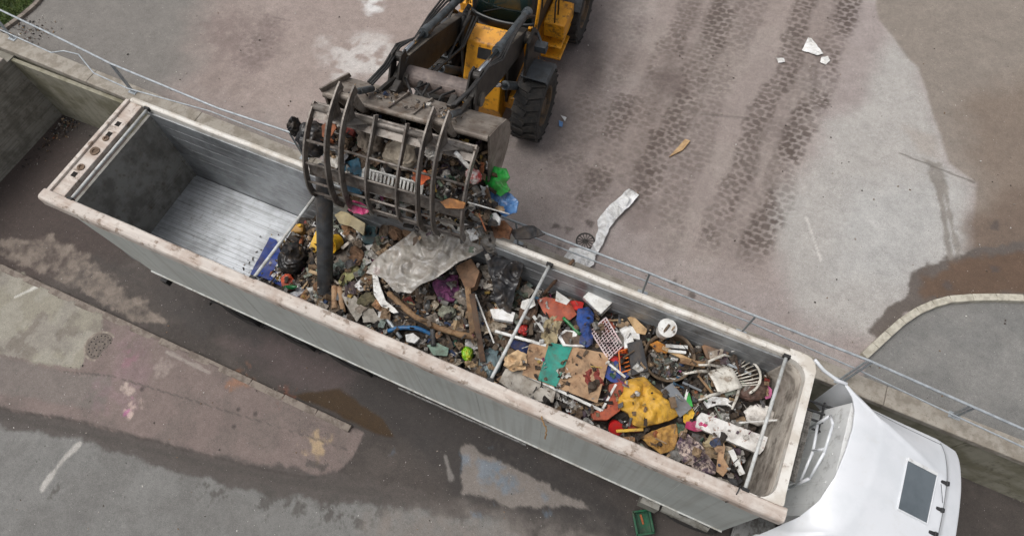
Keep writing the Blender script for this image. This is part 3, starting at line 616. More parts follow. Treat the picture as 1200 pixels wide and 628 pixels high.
# roof and fairing: one lofted shell, rear edge concave, wings swept back at both sides
def ipol(t, ks):
    for (a, va), (c, vc) in zip(ks[:-1], ks[1:]):
        if t <= c:
            f = (t-a)/(c-a); f = f*f*(3-2*f) if len(ks) > 2 else f; return va+(vc-va)*f
    return ks[-1][1]
def lerp(t, ks): return float(np.interp(t, [k[0] for k in ks], [k[1] for k in ks]))
rearx = [(-1.36,13.36),(-1.2,13.5),(-1.0,13.68),(-.7,13.84),(-.3,13.95),(.1,14.0),(.5,14.03),(.8,14.01),(1.0,13.95),(1.12,13.86),(1.24,13.78)]
rearz = [(-1.36,2.75),(-1.25,3.08),(-1.0,3.5),(-.75,3.66),(-.3,3.75),(.1,3.78),(.5,3.78),(.8,3.76),(1.0,3.72),(1.12,3.68),(1.24,3.62)]
NT, NS = 81, 64
rows = []
for i in range(NS):
    s = i/(NS-1)
    hl = lerp(s, [(0,1.24),(.1,1.12),(.25,1.035),(.4,1.06),(.6,1.1),(.83,1.14),(1,1.13)]); hr_ = lerp(s, [(0,-1.36),(.15,-1.30),(.35,-1.25),(.6,-1.3),(.85,-1.34),(1,-1.33)])
    row = []
    for j in range(NT):
        t = j/(NT-1); tt = .5-.5*math.cos(PI*t); y = hr_+(hl-hr_)*tt
        yr = -1.36+2.6*tt; xr = lerp(yr, rearx); zr = lerp(yr, rearz); q = abs(2*tt-1)
        xf = 15.98-.05*q**2-.05*q**14; x = xr+(xf-xr)*s
        zc = lerp(s, [(0,3.78),(.25,3.69),(.55,3.5),(.8,3.33),(.845,3.30),(.875,3.235),(1,3.12)])
        zs = lerp(s, [(0,3.78),(.25,3.5),(.55,3.27),(.83,3.09),(1,2.94)])
        qc = lerp(s, [(0,.97),(.3,.8),(.78,.47),(1,.43)])
        if q < qc: z = zc-.015*(q/qc)**2
        else: f = (q-qc)/(1-qc); z = zc-.015+(zs-zc+.015)*(.25*f+.75*f**1.7)
        if .0 < s < .84: z += .012*float(sstep(.07, .0, abs(q-qc)))
        k = max(0, 1-s/.22)**1.6; z = z*(1-k)+zr*k
        row.append((x, y, z))
    rows.append(row)
b = MB(); b.grid(rows)
# drop skirts at both sides and the front
for e in (0, NT-1):
    eds = [r[e] for r in rows]; b.grid([eds, [(x, y+(.02 if e else -.02), z-.25) for x, y, z in eds], [(x, y+(.0 if e else .0), min(z-.3, 2.45)) for x, y, z in eds]])
fr = rows[-1]; b.grid([fr, [(x+.03, y, z-.12) for x, y, z in fr], [(x+.12, y*1.02, 2.4) for x, y, z in fr]])
ro = b.build('roof_fairing', wp, tu, smooth=True, solid=.03)
md = ro.modifiers.new('b', 'BEVEL'); md.width = .012; md.segments = 2; md.limit_method = 'ANGLE'; md.angle_limit = .9
def roofz(x, y):
    best = min((abs(p[0]-x)+abs(p[1]-y), p[2]) for r in rows for p in r); return best[1]
# roof hatch
hc = [P(1059,540,3.42), P(1096,556,3.33), P(1082,613,3.30), P(1046,597,3.38)]
hz = max(roofz(p[0], p[1]) for p in hc)
def hatch(sc, z0, z1):
    c = sum(hc)/4; return [(c+(p-c)*sc) for p in hc], z0, z1
b = MB()
q0 = [sum(hc)/4+(p-sum(hc)/4)*1.07 for p in hc]; q1 = [p for p in hc]
zz = [roofz(p[0], p[1]) for p in hc]
vs = [(p[0], p[1], z-.03) for p, z in zip(q0, zz)]+[(p[0], p[1], z+.028) for p, z in zip(q0, zz)]+[(p[0], p[1], z+.028) for p, z in zip(q1, zz)]+[(p[0], p[1], z+.0) for p, z in zip(q1, zz)]
b.add(vs, [(i+4*k, (i+1) % 4+4*k, (i+1) % 4+4*k+4, i+4*k+4) for k in range(3) for i in range(4)])
hf = b.build('roof_hatch', wp, tu, bevel=.012)
b = MB(); b.add([(p[0], p[1], z+.018) for p, z in zip(q1, zz)]+[(p[0], p[1], z+.0) for p, z in zip(q1, zz)], [(0,1,2,3),(4,5,6,7),(0,1,5,4),(1,2,6,5),(2,3,7,6),(3,0,4,7)]); b.build('hatch_glass', gls, hf)
b = MB(); b.bar((*(q1[0][:2]), zz[0]+.028), (*(q1[1][:2]), zz[1]+.028), .05, .012); b.build('hatch_blind', wp2, hf)
def seam(pts):
    b = MB(); rws = []
    for n_, p in enumerate(pts):
        t = Vector(pts[min(n_+1, len(pts)-1)])-Vector(pts[max(n_-1, 0)]); sd = t.cross(Vector((0, 0, 1))).normalized()*.006; rws.append([tuple(Vector(p)-sd+Vector((0, 0, .003))), tuple(Vector(p)+sd+Vector((0, 0, .003)))])
    b.grid(rws); b.build('panel_seam', mat('seam_shadow_gap', (120,122,124), (96,98,100), 8, .7, bump=0), tu)
seam([rows[53][j] for j in range(7, NT-7)])
seam([rows[i][9] for i in range(16, 54)]); seam([rows[i][NT-10] for i in range(16, 54)])
# little black roof lamps along the front of the roof
for u, v in ((1106,565), (1100,596), (1092,624)):
    p = P(u, v, 3.2); z = roofz(p[0], p[1]); p = P(u, v, z+.02)
    b = MB(); M = RZ(.05); b.box((p[0], p[1], z+.018), (.13, .055, .045), M); b.box((p[0]+.05, p[1], z+.03), (.05, .07, .05), M); b.build('roof_lamp', plas, tu, bevel=.012)
b = MB(); p = P(1100,590,3.2); z = roofz(p[0], p[1]); b.tube([(p[0], p[1], z), (p[0]-.15, p[1]+.2, z+.18)], .004, 6); b.build('aerial', plas, tu)
# cab body below the roof
b = MB()
b.prism([(14.2,.95),(14.2,3.2),(14.6,2.62),(15.9,2.42),(16.12,1.9),(16.15,.75),(15.9,.55),(14.6,.55)], lambda x, z: (x, -1.24, z), lambda x, z: (x, 1.05, z))
b.build('cab_body', wp, tu, bevel=.03)
b = MB(); b.prism([(15.975,2.6),(16.13,1.85),(16.135,1.85),(15.985,2.6)], lambda x, z: (x, -1.1, z), lambda x, z: (x, .92, z)); b.build('windscreen', gls, tu)
for y0, y1 in ((-1.262,-1.242), (1.052,1.072)):
    b = MB(); b.prism([(14.95,1.85),(15.85,1.85),(15.8,2.5),(14.95,2.5)], lambda x, z: (x, y0, z), lambda x, z: (x, y1, z)); b.build('side_window', gls, tu)
b = MB(); b.bx(16.155, 16.2, -1.1, .9, .75, 1.5)
for k in range(6): b.bx(16.2005, 16.215, -1.0, .8, .8+k*.11, .85+k*.11)
b.build('grille', plas, tu, bevel=.01)
for y in (-.95, .75):
    b = MB(); b.bx(16.16, 16.21, y-.16, y+.16, .55, .72); b.build('headlight', gls, tu, bevel=.02)
for (u, v), s in (((1117,517), 1),):
    b = MB(); b.tube([(15.6, 1.05, 2.6), (15.75, 1.2, 2.62)], .02, 8); b.box((15.78, 1.2, 2.4), (.12, .16, .42), RZ(.2)); b.build('mirror', plas, tu, bevel=.04)
b = MB(); b.tube([(15.7,-1.24,2.75), (15.8,-1.5,2.8)], .02, 8); b.box((15.85,-1.5,2.55), (.14,.24,.5), RZ(-.2)); b.build('mirror', plas, tu, bevel=.04)
# back of the cab
b = MB(); b.prism([(13.6,2.0),(13.99,3.64),(14.15,3.64),(14.15,2.0)], lambda x, z: (x, -.85, z), lambda x, z: (x, .95, z))
for y in (-.7, -.35, .1, .55): b.prism([(13.592,2.02),(13.935,3.46),(13.95,3.46),(13.607,2.02)], lambda x, z: (x, y, z), lambda x, z: (x, y+.03, z))
b.build('cab_back_panel', wp2, tu, bevel=.01)
b = MB(); pts = [(13.93, .48, 3.2), (13.945, .66, 3.3), (13.93, .72, 3.15), (13.935, .86, 3.2), (13.9, .9, 2.96), (13.9, .7, 3.0), (13.9, .55, 2.96)]
b.add(pts+[(x+.03, y, z) for x, y, z in pts], [tuple(range(7)), tuple(range(13, 6, -1))]+[(i, (i+1) % 7, (i+1) % 7+7, i+7) for i in range(7)]); b.build('intake_opening', blk, tu)
b = MB()
for p, q in (((948,502),(973,487)), ((973,487),(976,497)), ((976,497),(966,530)), ((966,530),(949,560)), ((949,560),(926,571)), ((958,498),(953,528)), ((953,528),(938,563)), ((953,528),(966,526))):
    b.tube([PX(*p, 13.6), PX(*q, 13.6)], .022, 8)
a_, c_ = PX(926,571,13.6), PX(948,502,13.6)
b.tube([a_, (13.6, a_[1], 1.1)], .02, 8); b.tube([c_, (13.6, c_[1], 1.1)], .02, 8)
b.build('ladder_frame', wp, tu, smooth=True)
b = MB(); b.bx(13.4, 14.08, -1.2, -.2, 1.0, 1.05)
for k in range(9): b.bx(13.42+k*.07, 13.45+k*.07, -1.19, -.21, 1.051, 1.075)
b.build('catwalk', alu, tu, bevel=.004)
b = MB()
for k, (y, c) in enumerate(((.75, 0), (.62, 0), (.9, 0))):
    b.tube([(13.1, y-.2, 2.2), (13.3, y-.3, 1.7), (13.7, y-.1, 1.6), (14.1, y, 2.3)], .022, 8)
b.build('air_hoses', plas, tu, smooth=True); b = MB()
b.bx(13.5, 13.68, .45, 1.0, 1.0, 2.2)
b.build('cab_vent', plas, tu, bevel=.01); b = MB()
b.bar((13.5,.5,2.95), (13.5,1.05,2.95), .03, .03); b.bar((13.8,.5,3.0), (13.8,1.05,3.0), .03, .03)
for y in (.55, .7, .85, 1.0): b.bar((13.5, y, 2.95), (14.1, y, 3.05), .03, .03)
b.build('intake_rack', plas, tu)
b = MB(); b.tube([(13.25,1.3,3.85),(13.45,1.25,3.72),(13.7,1.2,3.66),(13.85,1.2,3.66)], .03, 8); b.build('side_strut', wp, tu, smooth=True)
b = MB(); b.tube([(13.22,-.75,3.6),(13.5,-.55,3.3),(13.72,-.35,3.0)], .012, 6); b.build('strut', tubem, tu)
b = MB()
for s in (-.45, .45): b.bx(12.0, 15.9, s-.14, s-.02, .7, .95)
b.bx(12.3, 13.2, -.5, .4, .96, 1.0); b.build('frame', blk, tu)
for x in (12.75,):
    for s in (-1, 1): wheel(x, s*.85-.05, .52, .58, tu, alu, s)
for s in (-1, 1): wheel(15.5, s*.98-.1, .52, .32, tu, alu, s)
b = MB(); b.tube([(13.5,-.98,.72),(14.55,-.98,.72)], .3, 24); 
for x in (13.7, 14.3): b.tube([(x,-.98,.72),(x+.06,-.98,.72)], .31, 24)
b.build('fuel_tank', alu, tu)
b = MB(); b.tube([(12.15,-1.05,.75),(13.05,-1.05,.75)], .2, 24); b.bx(11.75, 12.1, -1.28, -.95, .5, .95)
for x in (12.35, 12.8): b.tube([(x,-1.05,.75),(x+.05,-1.05,.75)], .21, 24)
b.build('air_tank', mat('pale_tank', (150,148,140), (118,115,106), 5, .55, .2, c3=(96,84,70), s3=9), tu)
# ------------------------------------------------------------------ WHEEL LOADER (local frame: x right, y backward, z up from the yard)
org = mat('loader_orange', (222,156,34), (204,138,28), 3, .5, c3=(96,66,38), s3=7, amt3=.75, thr3=(.52, .64), bump=.1)
orgd = mat('loader_orange_dirty', (200,138,46), (160,104,44), 3, .65, c3=(84,66,50), s3=5, amt3=.85, thr3=(.46, .6), bump=.15)
grs = mat('grey_steel_dirty', (112,106,98), (82,76,70), 4, .6, .3, c3=(140,126,108), s3=10, amt3=.6, thr3=(.5,.66), bump=.25)
grs2 = mat('greasy_steel', (64,60,56), (44,42,40), 6, .5, .3, c3=(112,96,80), s3=12, amt3=.5, bump=.2)
bkt = mat('bucket_steel', (142,133,123), (112,102,93), 3, .6, .25, c3=(90,72,56), s3=7, amt3=.65, thr3=(.52,.64), bump=.2)
chrome = mat('chrome_rod', (200,202,204), (180,182,184), 8, .15, 1, bump=0)
cylm = mat('cylinder_grey', (92,98,102), (72,76,78), 6, .45, .4, c3=(110,96,82), s3=12, amt3=.4)
hose = mat('hose_rubber', (34,33,33), (50,48,46), 10, .6)
dgr = mat('dark_grey_plastic', (66,70,74), (54,56,58), 6, .6, c3=(96,90,84), s3=14, amt3=.35)
ld = thing('wheel_loader', 'orange wheel loader holding a grey bucket grapple full of rubbish over the trailer', 'loader', (5.72, 5.25, YZ), math.radians(5))
def bl(b, name, m, parent=ld, **k): return b.build(name, m, parent, local=True, **k)
# wheels
def lwheel(x, y, side):
    r, wd = .8, .6; M = Matrix.Rotation(PI/2, 3, 'X') @ RZ(0); M = Matrix.Rotation(PI/2, 3, 'Y')
    b = MB(); h = wd/2
    b.lathe([(r*.55,-h*.85),(r*.72,-h),(r*.9,-h*.98),(r*.965,-h*.85),(r*.965,h*.85),(r*.9,h*.98),(r*.72,h),(r*.55,h*.85)], M, 48, (x, y, r))
    n = 20
    for k in range(n):
        for s in (-1, 1):
            a0 = 2*PI*(k+(0 if s < 0 else .5))/n
            # chunky L shaped lug
            for (yy, da, wl, wt) in ((.78, .0, .36, .5), (.34, .05, .46, .52)):
                a = a0+da; c = Vector((x+s*h*yy*.9, y+math.cos(a)*r*.985, r+math.sin(a)*r*.985))
                b.box(c, (h*wl*1.5, r*.05, r*2*PI/n*wt), Matrix.Rotation(a, 3, 'X') @ Matrix.Rotation(s*.3, 3, 'Y'))
    ty = bl(b, 'wheel', rub)
    b = MB(); s = side
    b.lathe([(r*.56,-s*h*.3),(r*.56,s*h*.9),(r*.5,s*h*.85),(r*.46,s*h*.35),(r*.25,s*h*.4),(r*.22,s*h*.75),(0,s*h*.75)], M, 32, (x, y, r)); bl(b, 'rim', mat('dirty_rim', (104,84,62), (70,62,54), 5, .8, c3=(60,54,50), s3=9), ty)
for x in (-1.05, 1.05): lwheel(x, 0, 1 if x > 0 else -1); lwheel(x, 3.05, 1 if x > 0 else -1)
# front frame with the tower plate
b = MB()
b.prism([(-.35,.45),(-.55,.9),(-.35,1.5),(.05,2.15),(.45,2.25),(.95,1.5),(1.2,.55)], lambda y, z: (-.42, y, z), lambda y, z: (.42, y, z))
b.bx(-.75, .75, -.18, .18, .62, .98)
fr = bl(b, 'front_frame', org, bevel=.03)
b = MB(); Mt = Matrix.Rotation(math.atan2(.65, .4), 3, 'X')
for x, t, w_, h_ in ((-.02, .74, .28, .2), (.05, .2, .5, .16)):
    c = Vector((x, -.35+.4*t-.004, 1.5+.65*t)); b.box(c, (w_, h_*1.1, .02), Matrix.Rotation(math.atan2(.65, .4), 3, 'X'))
bl(b, 'frame_opening', blk, fr)
for s in (-1, 1):    # tower cheek plates carrying the arms
    b = MB(); b.prism([(-.25,.9),(-.1,2.0),(.1,2.45),(.5,2.5),(.75,2.1),(.95,1.0)], lambda y, z: (s*.46, y, z), lambda y, z: (s*.52, y, z)); bl(b, 'tower_plate', grs2, bevel=.01)
    b = MB(); b.prism([(-.25,.9),(-.1,2.0),(.1,2.4),(.5,2.45),(.75,2.1),(.95,1.0)], lambda y, z: (s*.84, y, z), lambda y, z: (s*.9, y, z)); bl(b, 'tower_plate', grs2, bevel=.01)
# lift arms
for s in (-1, 1):
    b = MB()
    prof = [(.5,2.38),(.25,2.5),(-1.0,3.16),(-2.0,3.62),(-2.5,3.52),(-3.0,3.06),(-3.08,2.86),(-2.9,2.78),(-2.5,3.0),(-2.1,3.08),(-1.2,2.62),(.1,2.1),(.45,2.12)]
    b.prism(prof, lambda y, z: (s*.6, y, z), lambda y, z: (s*.74, y, z))
    arm = bl(b, 'lift_arm', grs2, bevel=.012)
    b = MB(); 
    for y0_, z0_, y1_, z1_ in ((.2,2.52,-1.0,3.17), (-1.0,3.17,-1.95,3.61)): b.bar((s*.67, y0_, z0_+.01), (s*.67, y1_, z1_+.01), .15, .02)
    bl(b, 'arm_cover', grs, arm, bevel=.006)
    for y, z, r in ((-2.95,2.93,.1), (.33,2.3,.12), (-2.25,3.35,.13)):
        b = MB(); b.tube([(s*.52, y, z), (s*.84, y, z)], r, 18); bl(b, 'pin', grs, arm, bevel=.006)
    # tilt cylinder
    p0 = Vector((s*.7, .55, 2.72)); p1 = Vector((s*.7, -2.1, 3.72)); d = (p1-p0)
    b = MB(); b.tube([p0, p0+d*.62], .075, 16); b.tube([p0+d*.57, p0+d*.645], .092, 16); b.tube([p0-d.normalized()*.06, p0+d*.03], .1, 16)
    cy = bl(b, 'tilt_cylinder', cylm, smooth=False)
    b = MB(); b.tube([p0+d*.64, p1], .04, 14); bl(b, 'piston_rod', chrome, cy, smooth=True)
    b = MB(); b.tube([p1+Vector((-.09,0,0)), p1+Vector((.09,0,0))], .09, 16); bl(b, 'rod_eye', grs2, cy)
    # lift cylinder underneath
    p0 = Vector((s*.7, .1, 1.1)); p1 = Vector((s*.67, -1.35, 2.7)); d = p1-p0
    b = MB(); b.tube([p0, p0+d*.6], .09, 16); lc = bl(b, 'lift_cylinder', cylm)
    b = MB(); b.tube([p0+d*.58, p1], .05, 14); bl(b, 'piston_rod', chrome, lc, smooth=True)
    # bell crank and link towards the bucket
    b = MB()
    for dx in (-.08, .08): b.prism([(-2.0,3.82),(-2.2,3.86),(-2.5,3.5),(-2.62,3.1),(-2.5,3.02),(-2.3,3.3)], lambda y, z: (s*.7+dx-.018, y, z), lambda y, z: (s*.7+dx+.018, y, z))
    b.bar((s*.7, -2.42, 3.5), (s*.72, -3.02, 3.76), .07, .09); bl(b, 'bell_crank', grs2, bevel=.006)
    # hoses
    b = MB()
    for k in range(3):
        o_ = Vector((s*(.78+.03*k), 0, .02*k)); b.tube([o_+Vector((0,.6,2.6)), o_+Vector((0,.1,2.98+.03*k)), o_+Vector((0,-.6,3.2)), o_+Vector((.02,-1.3,3.4-.05*k)), o_+Vector((0,-1.9,3.72)), o_+Vector((-s*.05,-2.5,3.84)), o_+Vector((-s*.1,-3.1,4.1))], .02, 8)
    bl(b, 'hose', hose, smooth=True)
b = MB(); b.tube([(-.6,-2.12,3.3),(.6,-2.12,3.3)], .19, 24); bl(b, 'torque_tube', mat('tube_brown_grey', (124,112,106), (96,86,82), 4, .6, .2, c3=(70,60,54), s3=9, amt3=.5, bump=.2), smooth=False)
b = MB()
for k in range(3):
    x = -.42+.07*k; j = [random.uniform(-.09, .09) for _ in range(5)]; b.tube([(x, .35, 2.5), (x-.05+j[0]*.4, -.3, 2.35+j[1]), (x-.02+j[2], -1.1, 2.7+j[3]), (x+.06+j[4], -1.8, 3.2), (x+.1-j[0], -2.35, 3.45), (x+.2+j[1], -2.8, 3.5)], .024, 8)
for k in range(4): b.tube([(-.62-.05*k, .2+.13*k, 1.5), (-.62-.05*k, .15+.13*k, 2.1), (-.55, .3+.1*k, 2.5)], .05, 10)
for k in range(4): j = random.uniform(-.08, .08); b.tube([(-.5+k*.3+j, -2.3, 3.45), (-.42+k*.2-j, -2.55, 3.5+.06*(k % 2)), (-.1+k*.12+2*j, -2.72, 3.42), (-.4+k*.3-2*j, -2.86, 3.62)], .022, 8)
bl(b, 'hydraulic_hoses', hose, smooth=True)
b = MB(); b.bx(-.5,.5,-3.0,-2.75,2.75,3.1); b.bx(-.56,-.44,-2.85,-2.6,2.7,3.75); b.bx(.44,.56,-2.85,-2.6,2.7,3.75); bl(b, 'quick_coupler', grs2, bevel=.02)
# front fenders, work lamps
for s in (-1, 1):
    b = MB(); rr = .9
    for (a0, a1, hw, m_) in ((.95, 1.75, .26, org), (1.7, 2.35, .32, dgr)):
        pass
    pts = [(math.cos(a)*rr, .8+math.sin(a)*rr*1.0) for a in np.linspace(.35, 1.25, 8)]
    b.grid([[(s*.78, y, z) for y, z in pts], [(s*1.06, y, z+.01) for y, z in pts]]); bl(b, 'fender', org, solid=.03)
    pts = [(math.cos(a)*(rr+.02), .8+math.sin(a)*(rr+.02)) for a in np.linspace(.95, 1.75, 8)]
    b = MB(); b.grid([[(s*.8, y, z+.015) for y, z in pts], [(s*1.34, y, z+.0) for y, z in pts], [(s*1.38, y, z-.08) for y, z in pts]]); bl(b, 'mudguard', dgr, solid=.03)
    b = MB(); b.tube([(s*.72,.55,2.1),(s*.95,.5,2.3),(s*1.08,.35,2.2)], .03, 8); b.bx(s*1.08-.12, s*1.08+.12, .22, .4, 2.08, 2.24); bl(b, 'work_lamp', dgr, bevel=.015)
    b = MB(); b.bar((s*.74,.7,1.2),(s*.74,.6,2.3), .06, .06); b.bar((s*.9,.75,1.2),(s*.78,.62,2.3), .04, .04); bl(b, 'lamp_post', org)
# cab, rear body
b = MB(); b.prism([(1.15,1.55),(1.05,1.85),(1.3,3.3),(2.75,3.3),(2.85,1.55)], lambda y, z: (-.72, y, z), lambda y, z: (.72, y, z)); cb = bl(b, 'cab', plas, bevel=.05)
rows = [[(.74*math.sin(a)*1.0, 1.34-.32*math.cos(a)*.8+dy, z) for a in np.linspace(-1.1, 1.1, 13)] for z, dy in ((1.95, -.12), (2.6, .02), (3.2, .16))]
b = MB(); b.grid(rows); bl(b, 'windscreen', mat('cab_glass', (52,74,72), (40,58,58), .8, .06, bump=0, coat=1), cb, smooth=True, solid=.02)
rows = [[(.8*math.sin(a), 1.30-.34*math.cos(a)*.85+dy, z) for a in np.linspace(-1.15, 1.15, 13)] for z, dy in ((1.5, .0), (1.75, -.1), (1.95, -.14), (2.0, -.1))]
b = MB(); b.grid(rows); bl(b, 'cab_apron', mat('cab_black', (30,32,34), (40,42,43), 5, .3, bump=.03), cb, smooth=True, solid=.04)
for s in (-1, 1):
    b = MB(); b.bx(min(s*.722, s*.735), max(s*.722, s*.735), 1.5, 2.6, 2.0, 3.15); bl(b, 'side_window', MATS['cab_glass'], cb)
b = MB(); b.bx(-.8,.8,1.15,2.9,3.3,3.42); bl(b, 'cab_roof', org, cb, bevel=.05)
b = MB(); b.tube([(-.42,.98,2.05),(.05,.96,2.3)], .012, 6); bl(b, 'wiper', plas, cb)
b = MB(); b.bx(-.95,.95,2.9,4.9,1.1,2.35); b.bx(-.6,.6,1.2,4.6,.55,1.2); bl(b, 'engine_hood', org, bevel=.08)
for s in (-1, 1):
    b = MB(); pts = [(math.cos(a)*.95+3.05, .8+math.sin(a)*.95) for a in np.linspace(.3, 2.5, 12)]; b.grid([[(s*.74, y, z) for y, z in pts], [(s*1.36, y, z) for y, z in pts]]); bl(b, 'rear_mudguard', dgr, solid=.04)
    b = MB(); b.bx(min(s*.74, s*1.22), max(s*.74, s*1.22), 1.55, 2.3, 1.2, 1.6); b.bx(min(s*.7, s*1.18), max(s*.7, s*1.18), 1.5, 2.35, .6, .66); b.bx(min(s*.7, s*1.18), max(s*.7, s*1.18), 1.5, 2.35, .95, 1.0); st = bl(b, 'step', org, bevel=.03)
    b = MB(); x = s*.98; b.tube([(x,1.6,1.6),(x,1.6,2.15),(x,1.85,2.15),(x,1.85,1.6)], .018, 8); bl(b, 'grab_rail', plas, st, smooth=True)
    b = MB(); b.tube([(s*.74,1.15,1.55),(s*.76,.9,1.9),(s*.78,1.1,2.5),(s*.77,1.35,3.3)], .035, 10); bl(b, 'cab_pillar', org, cb, smooth=True)

# bucket: curved shell, two side plates, ribs
def bx_(y, z): return (y, z)
prof = [(-3.42,4.02),(-3.0,3.78),(-2.66,3.54),(-2.5,3.26),(-2.5,2.98),(-2.68,2.76),(-3.1,2.58),(-3.66,2.44)]
ins = [(-3.42,3.98),(-3.02,3.74),(-2.7,3.5),(-2.54,3.25),(-2.55,3.0),(-2.72,2.8),(-3.12,2.62),(-3.66,2.47)]
b = MB(); b.prism(prof+list(reversed(ins)), lambda y, z: (-1.4, y, z), lambda y, z: (1.4, y, z)); 
bk = bl(b, 'bucket', bkt, bevel=.004)
for s in (-1, 1):
    b = MB(); b.prism(prof+[(-3.55,3.1),(-3.45,3.6)], lambda y, z: (s*1.4-.02, y, z), lambda y, z: (s*1.4+.02, y, z)); bl(b, 'side_plate', bkt, bk, bevel=.006)
b = MB()
for x in (-.3, .12): b.prism([(-3.38,4.01),(-3.4,4.05),(-2.72,3.66),(-2.68,3.56)], lambda y, z: (x, y, z), lambda y, z: (x+.03, y, z))
b.prism([(-3.44,4.02),(-3.46,4.14),(-2.66,3.66),(-2.64,3.55)], lambda y, z: (-1.43, y, z), lambda y, z: (-1.39, y, z))
b.tube([(-1.4,-3.44,3.99),(1.4,-3.44,3.99)], .05, 12)
bl(b, 'bucket_rib', bkt, bk, bevel=.004)
for s in (-1, 1):
    b = MB()
    for dx in (-.11, .11): b.prism([(-2.9,3.72),(-3.5,4.03),(-3.62,4.5),(-3.74,4.52),(-3.78,4.4),(-3.6,4.0),(-3.5,3.9)], lambda y, z: (s*.76+dx-.02, y, z), lambda y, z: (s*.76+dx+.02, y, z))
    b.tube([(s*.76-.16,-3.68,4.42),(s*.76+.16,-3.68,4.42)], .06, 14); bl(b, 'grapple_hinge', bkt, bk, bevel=.005)
    b = MB(); b.tube([(s*.76-.02,-3.0,3.86),(s*.76,-3.36,4.2)], .055, 14); b.tube([(s*.76,-3.3,4.16),(s*.76,-3.6,4.4)], .03, 10); bl(b, 'grapple_cylinder', cylm, bk)
# grapple: tines and cross bars
gm = mat('grapple_steel', (132,125,118), (98,92,86), 4, .5, .4, c3=(78,60,48), s3=9, amt3=.6, thr3=(.5,.64), bump=.2)
low = [(-3.74,4.18),(-4.08,4.02),(-4.38,3.74),(-4.58,3.38),(-4.66,2.98),(-4.60,2.72)]
def chain(pts, n=24):
    pts = np.array(pts); t = np.linspace(0, len(pts)-1, n); out = []
    for k in t:
        i = min(int(k), len(pts)-2); f = k-i; p0 = pts[max(i-1, 0)]; p1 = pts[i]; p2 = pts[i+1]; p3 = pts[min(i+2, len(pts)-1)]
        out.append(.5*((2*p1)+(-p0+p2)*f+(2*p0-5*p1+4*p2-p3)*f*f+(-p0+3*p1-3*p2+p3)*f**3))
    return np.array(out)
b = MB(); lc = chain(low, 40)
b.tube([(-1.38,-3.8,4.12),(1.36,-3.8,4.12)], .055, 14)
for i, r in ((13, .022), (20, .022), (27, .022), (33, .022), (39, .022)):
    p = lc[i]; b.tube([(-1.38, p[0]+.03, p[1]), (1.36, p[0]+.03, p[1])], r, 10)
gr = bl(b, 'grapple_frame', gm, smooth=True)
def tine(x, pts, dep, th=.016):
    c = chain(pts); b = MB(); rows = []
    for i, p in enumerate(c):
        t = c[min(i+1, len(c)-1)]-c[max(i-1, 0)]; t /= np.hypot(*t); nrm = np.array([-t[1], t[0]]); nrm = nrm if nrm[0] < 0 else -nrm
        d = dep*(1-.35*i/len(c)); a = p+nrm*.02; e = p-nrm*d
        rows.append([(x-th, a[0], a[1]), (x+th, a[0], a[1]), (x+th, e[0], e[1]), (x-th, e[0], e[1])])
    b.grid(rows, closed=True); b.add(rows[0], [(0,1,2,3)]); b.add(rows[-1], [(0,1,2,3)])
    return bl(b, 'tine', gm, gr, bevel=.004)
high = [(-3.58,4.6),(-3.8,4.54),(-4.14,4.36),(-4.46,3.98),(-4.66,3.48),(-4.72,2.98),(-4.58,2.6)]
for x in (-1.36, 1.34): tine(x, low, .13)
for x in (-.28, .24): tine(x, [(-3.78,4.3)]+low[1:], .11)
for s in (-1, 1):
    for dx in (-.12, .12): tine(s*.76+dx, high, .15)
b = MB()
for i0, i1 in ((22, 26),):
    p, q = lc[i0], lc[i1]; b.prism([(p[0]+.11,p[1]),(q[0]+.11,q[1]),(q[0]+.125,q[1]),(p[0]+.125,p[1])], lambda y, z: (-1.34, y, z), lambda y, z: (1.32, y, z))
p, q = lc[2], lc[7]; b.prism([(p[0]+.08,p[1]-.02),(q[0]+.1,q[1]-.02),(q[0]+.115,q[1]-.02),(p[0]+.095,p[1]-.02)], lambda y, z: (-1.34, y, z), lambda y, z: (1.32, y, z))
for s in (-1, 1):
    for dx in (-.12, .12):
        for sg in (-1, 1):
            x = s*.76+dx+sg*.02; b.add([(x, -3.82, 4.16), (x+sg*.2, -3.86, 4.12), (x, -4.1, 4.3), (x, -3.8, 4.5)], [(0,1,2,3)])
bl(b, 'backing_plate', gm, gr, solid=.008)
# ------------------------------------------------------------------ RUBBISH
GRIME = .6
HX = [(2.6,1.79),(3.0,1.80),(3.4,1.92),(4.0,2.15),(4.6,2.42),(5.4,2.72),(6.6,2.9),(8.0,2.78),(9.2,2.78),(10,2.95),(11.4,3.04),(12.2,3.04),(12.8,2.92),(13.1,2.85)]
def hp(x, y):
    z = np.interp(x, [k[0] for k in HX], [k[1] for k in HX]); x = np.asarray(x, float); y = np.asarray(y, float)
    a = np.clip((z-1.8)/1.0, 0, 1)
    return z+a*(.2*y+.2*(fbm(x*1.6, y*1.6, 301)-.5)+.14*(fbm(x*5, y*5, 302)-.5))
def surf(u, v, lift=0):
    z = 2.9
    for k in range(14):
        p = P(u, v, z); z = .5*z+.5*(float(hp(p[0], p[1]))+lift)
    return P(u, v, z)
ITEMS = []
def fin(o, label, cat, group=None): ITEMS.append(o); return tag(o, label, cat, group)
def rng_noise(p, f, seed=0): return mnoise.noise(Vector(p)*f+Vector((seed*7.3, seed*3.1, seed*1.7)))
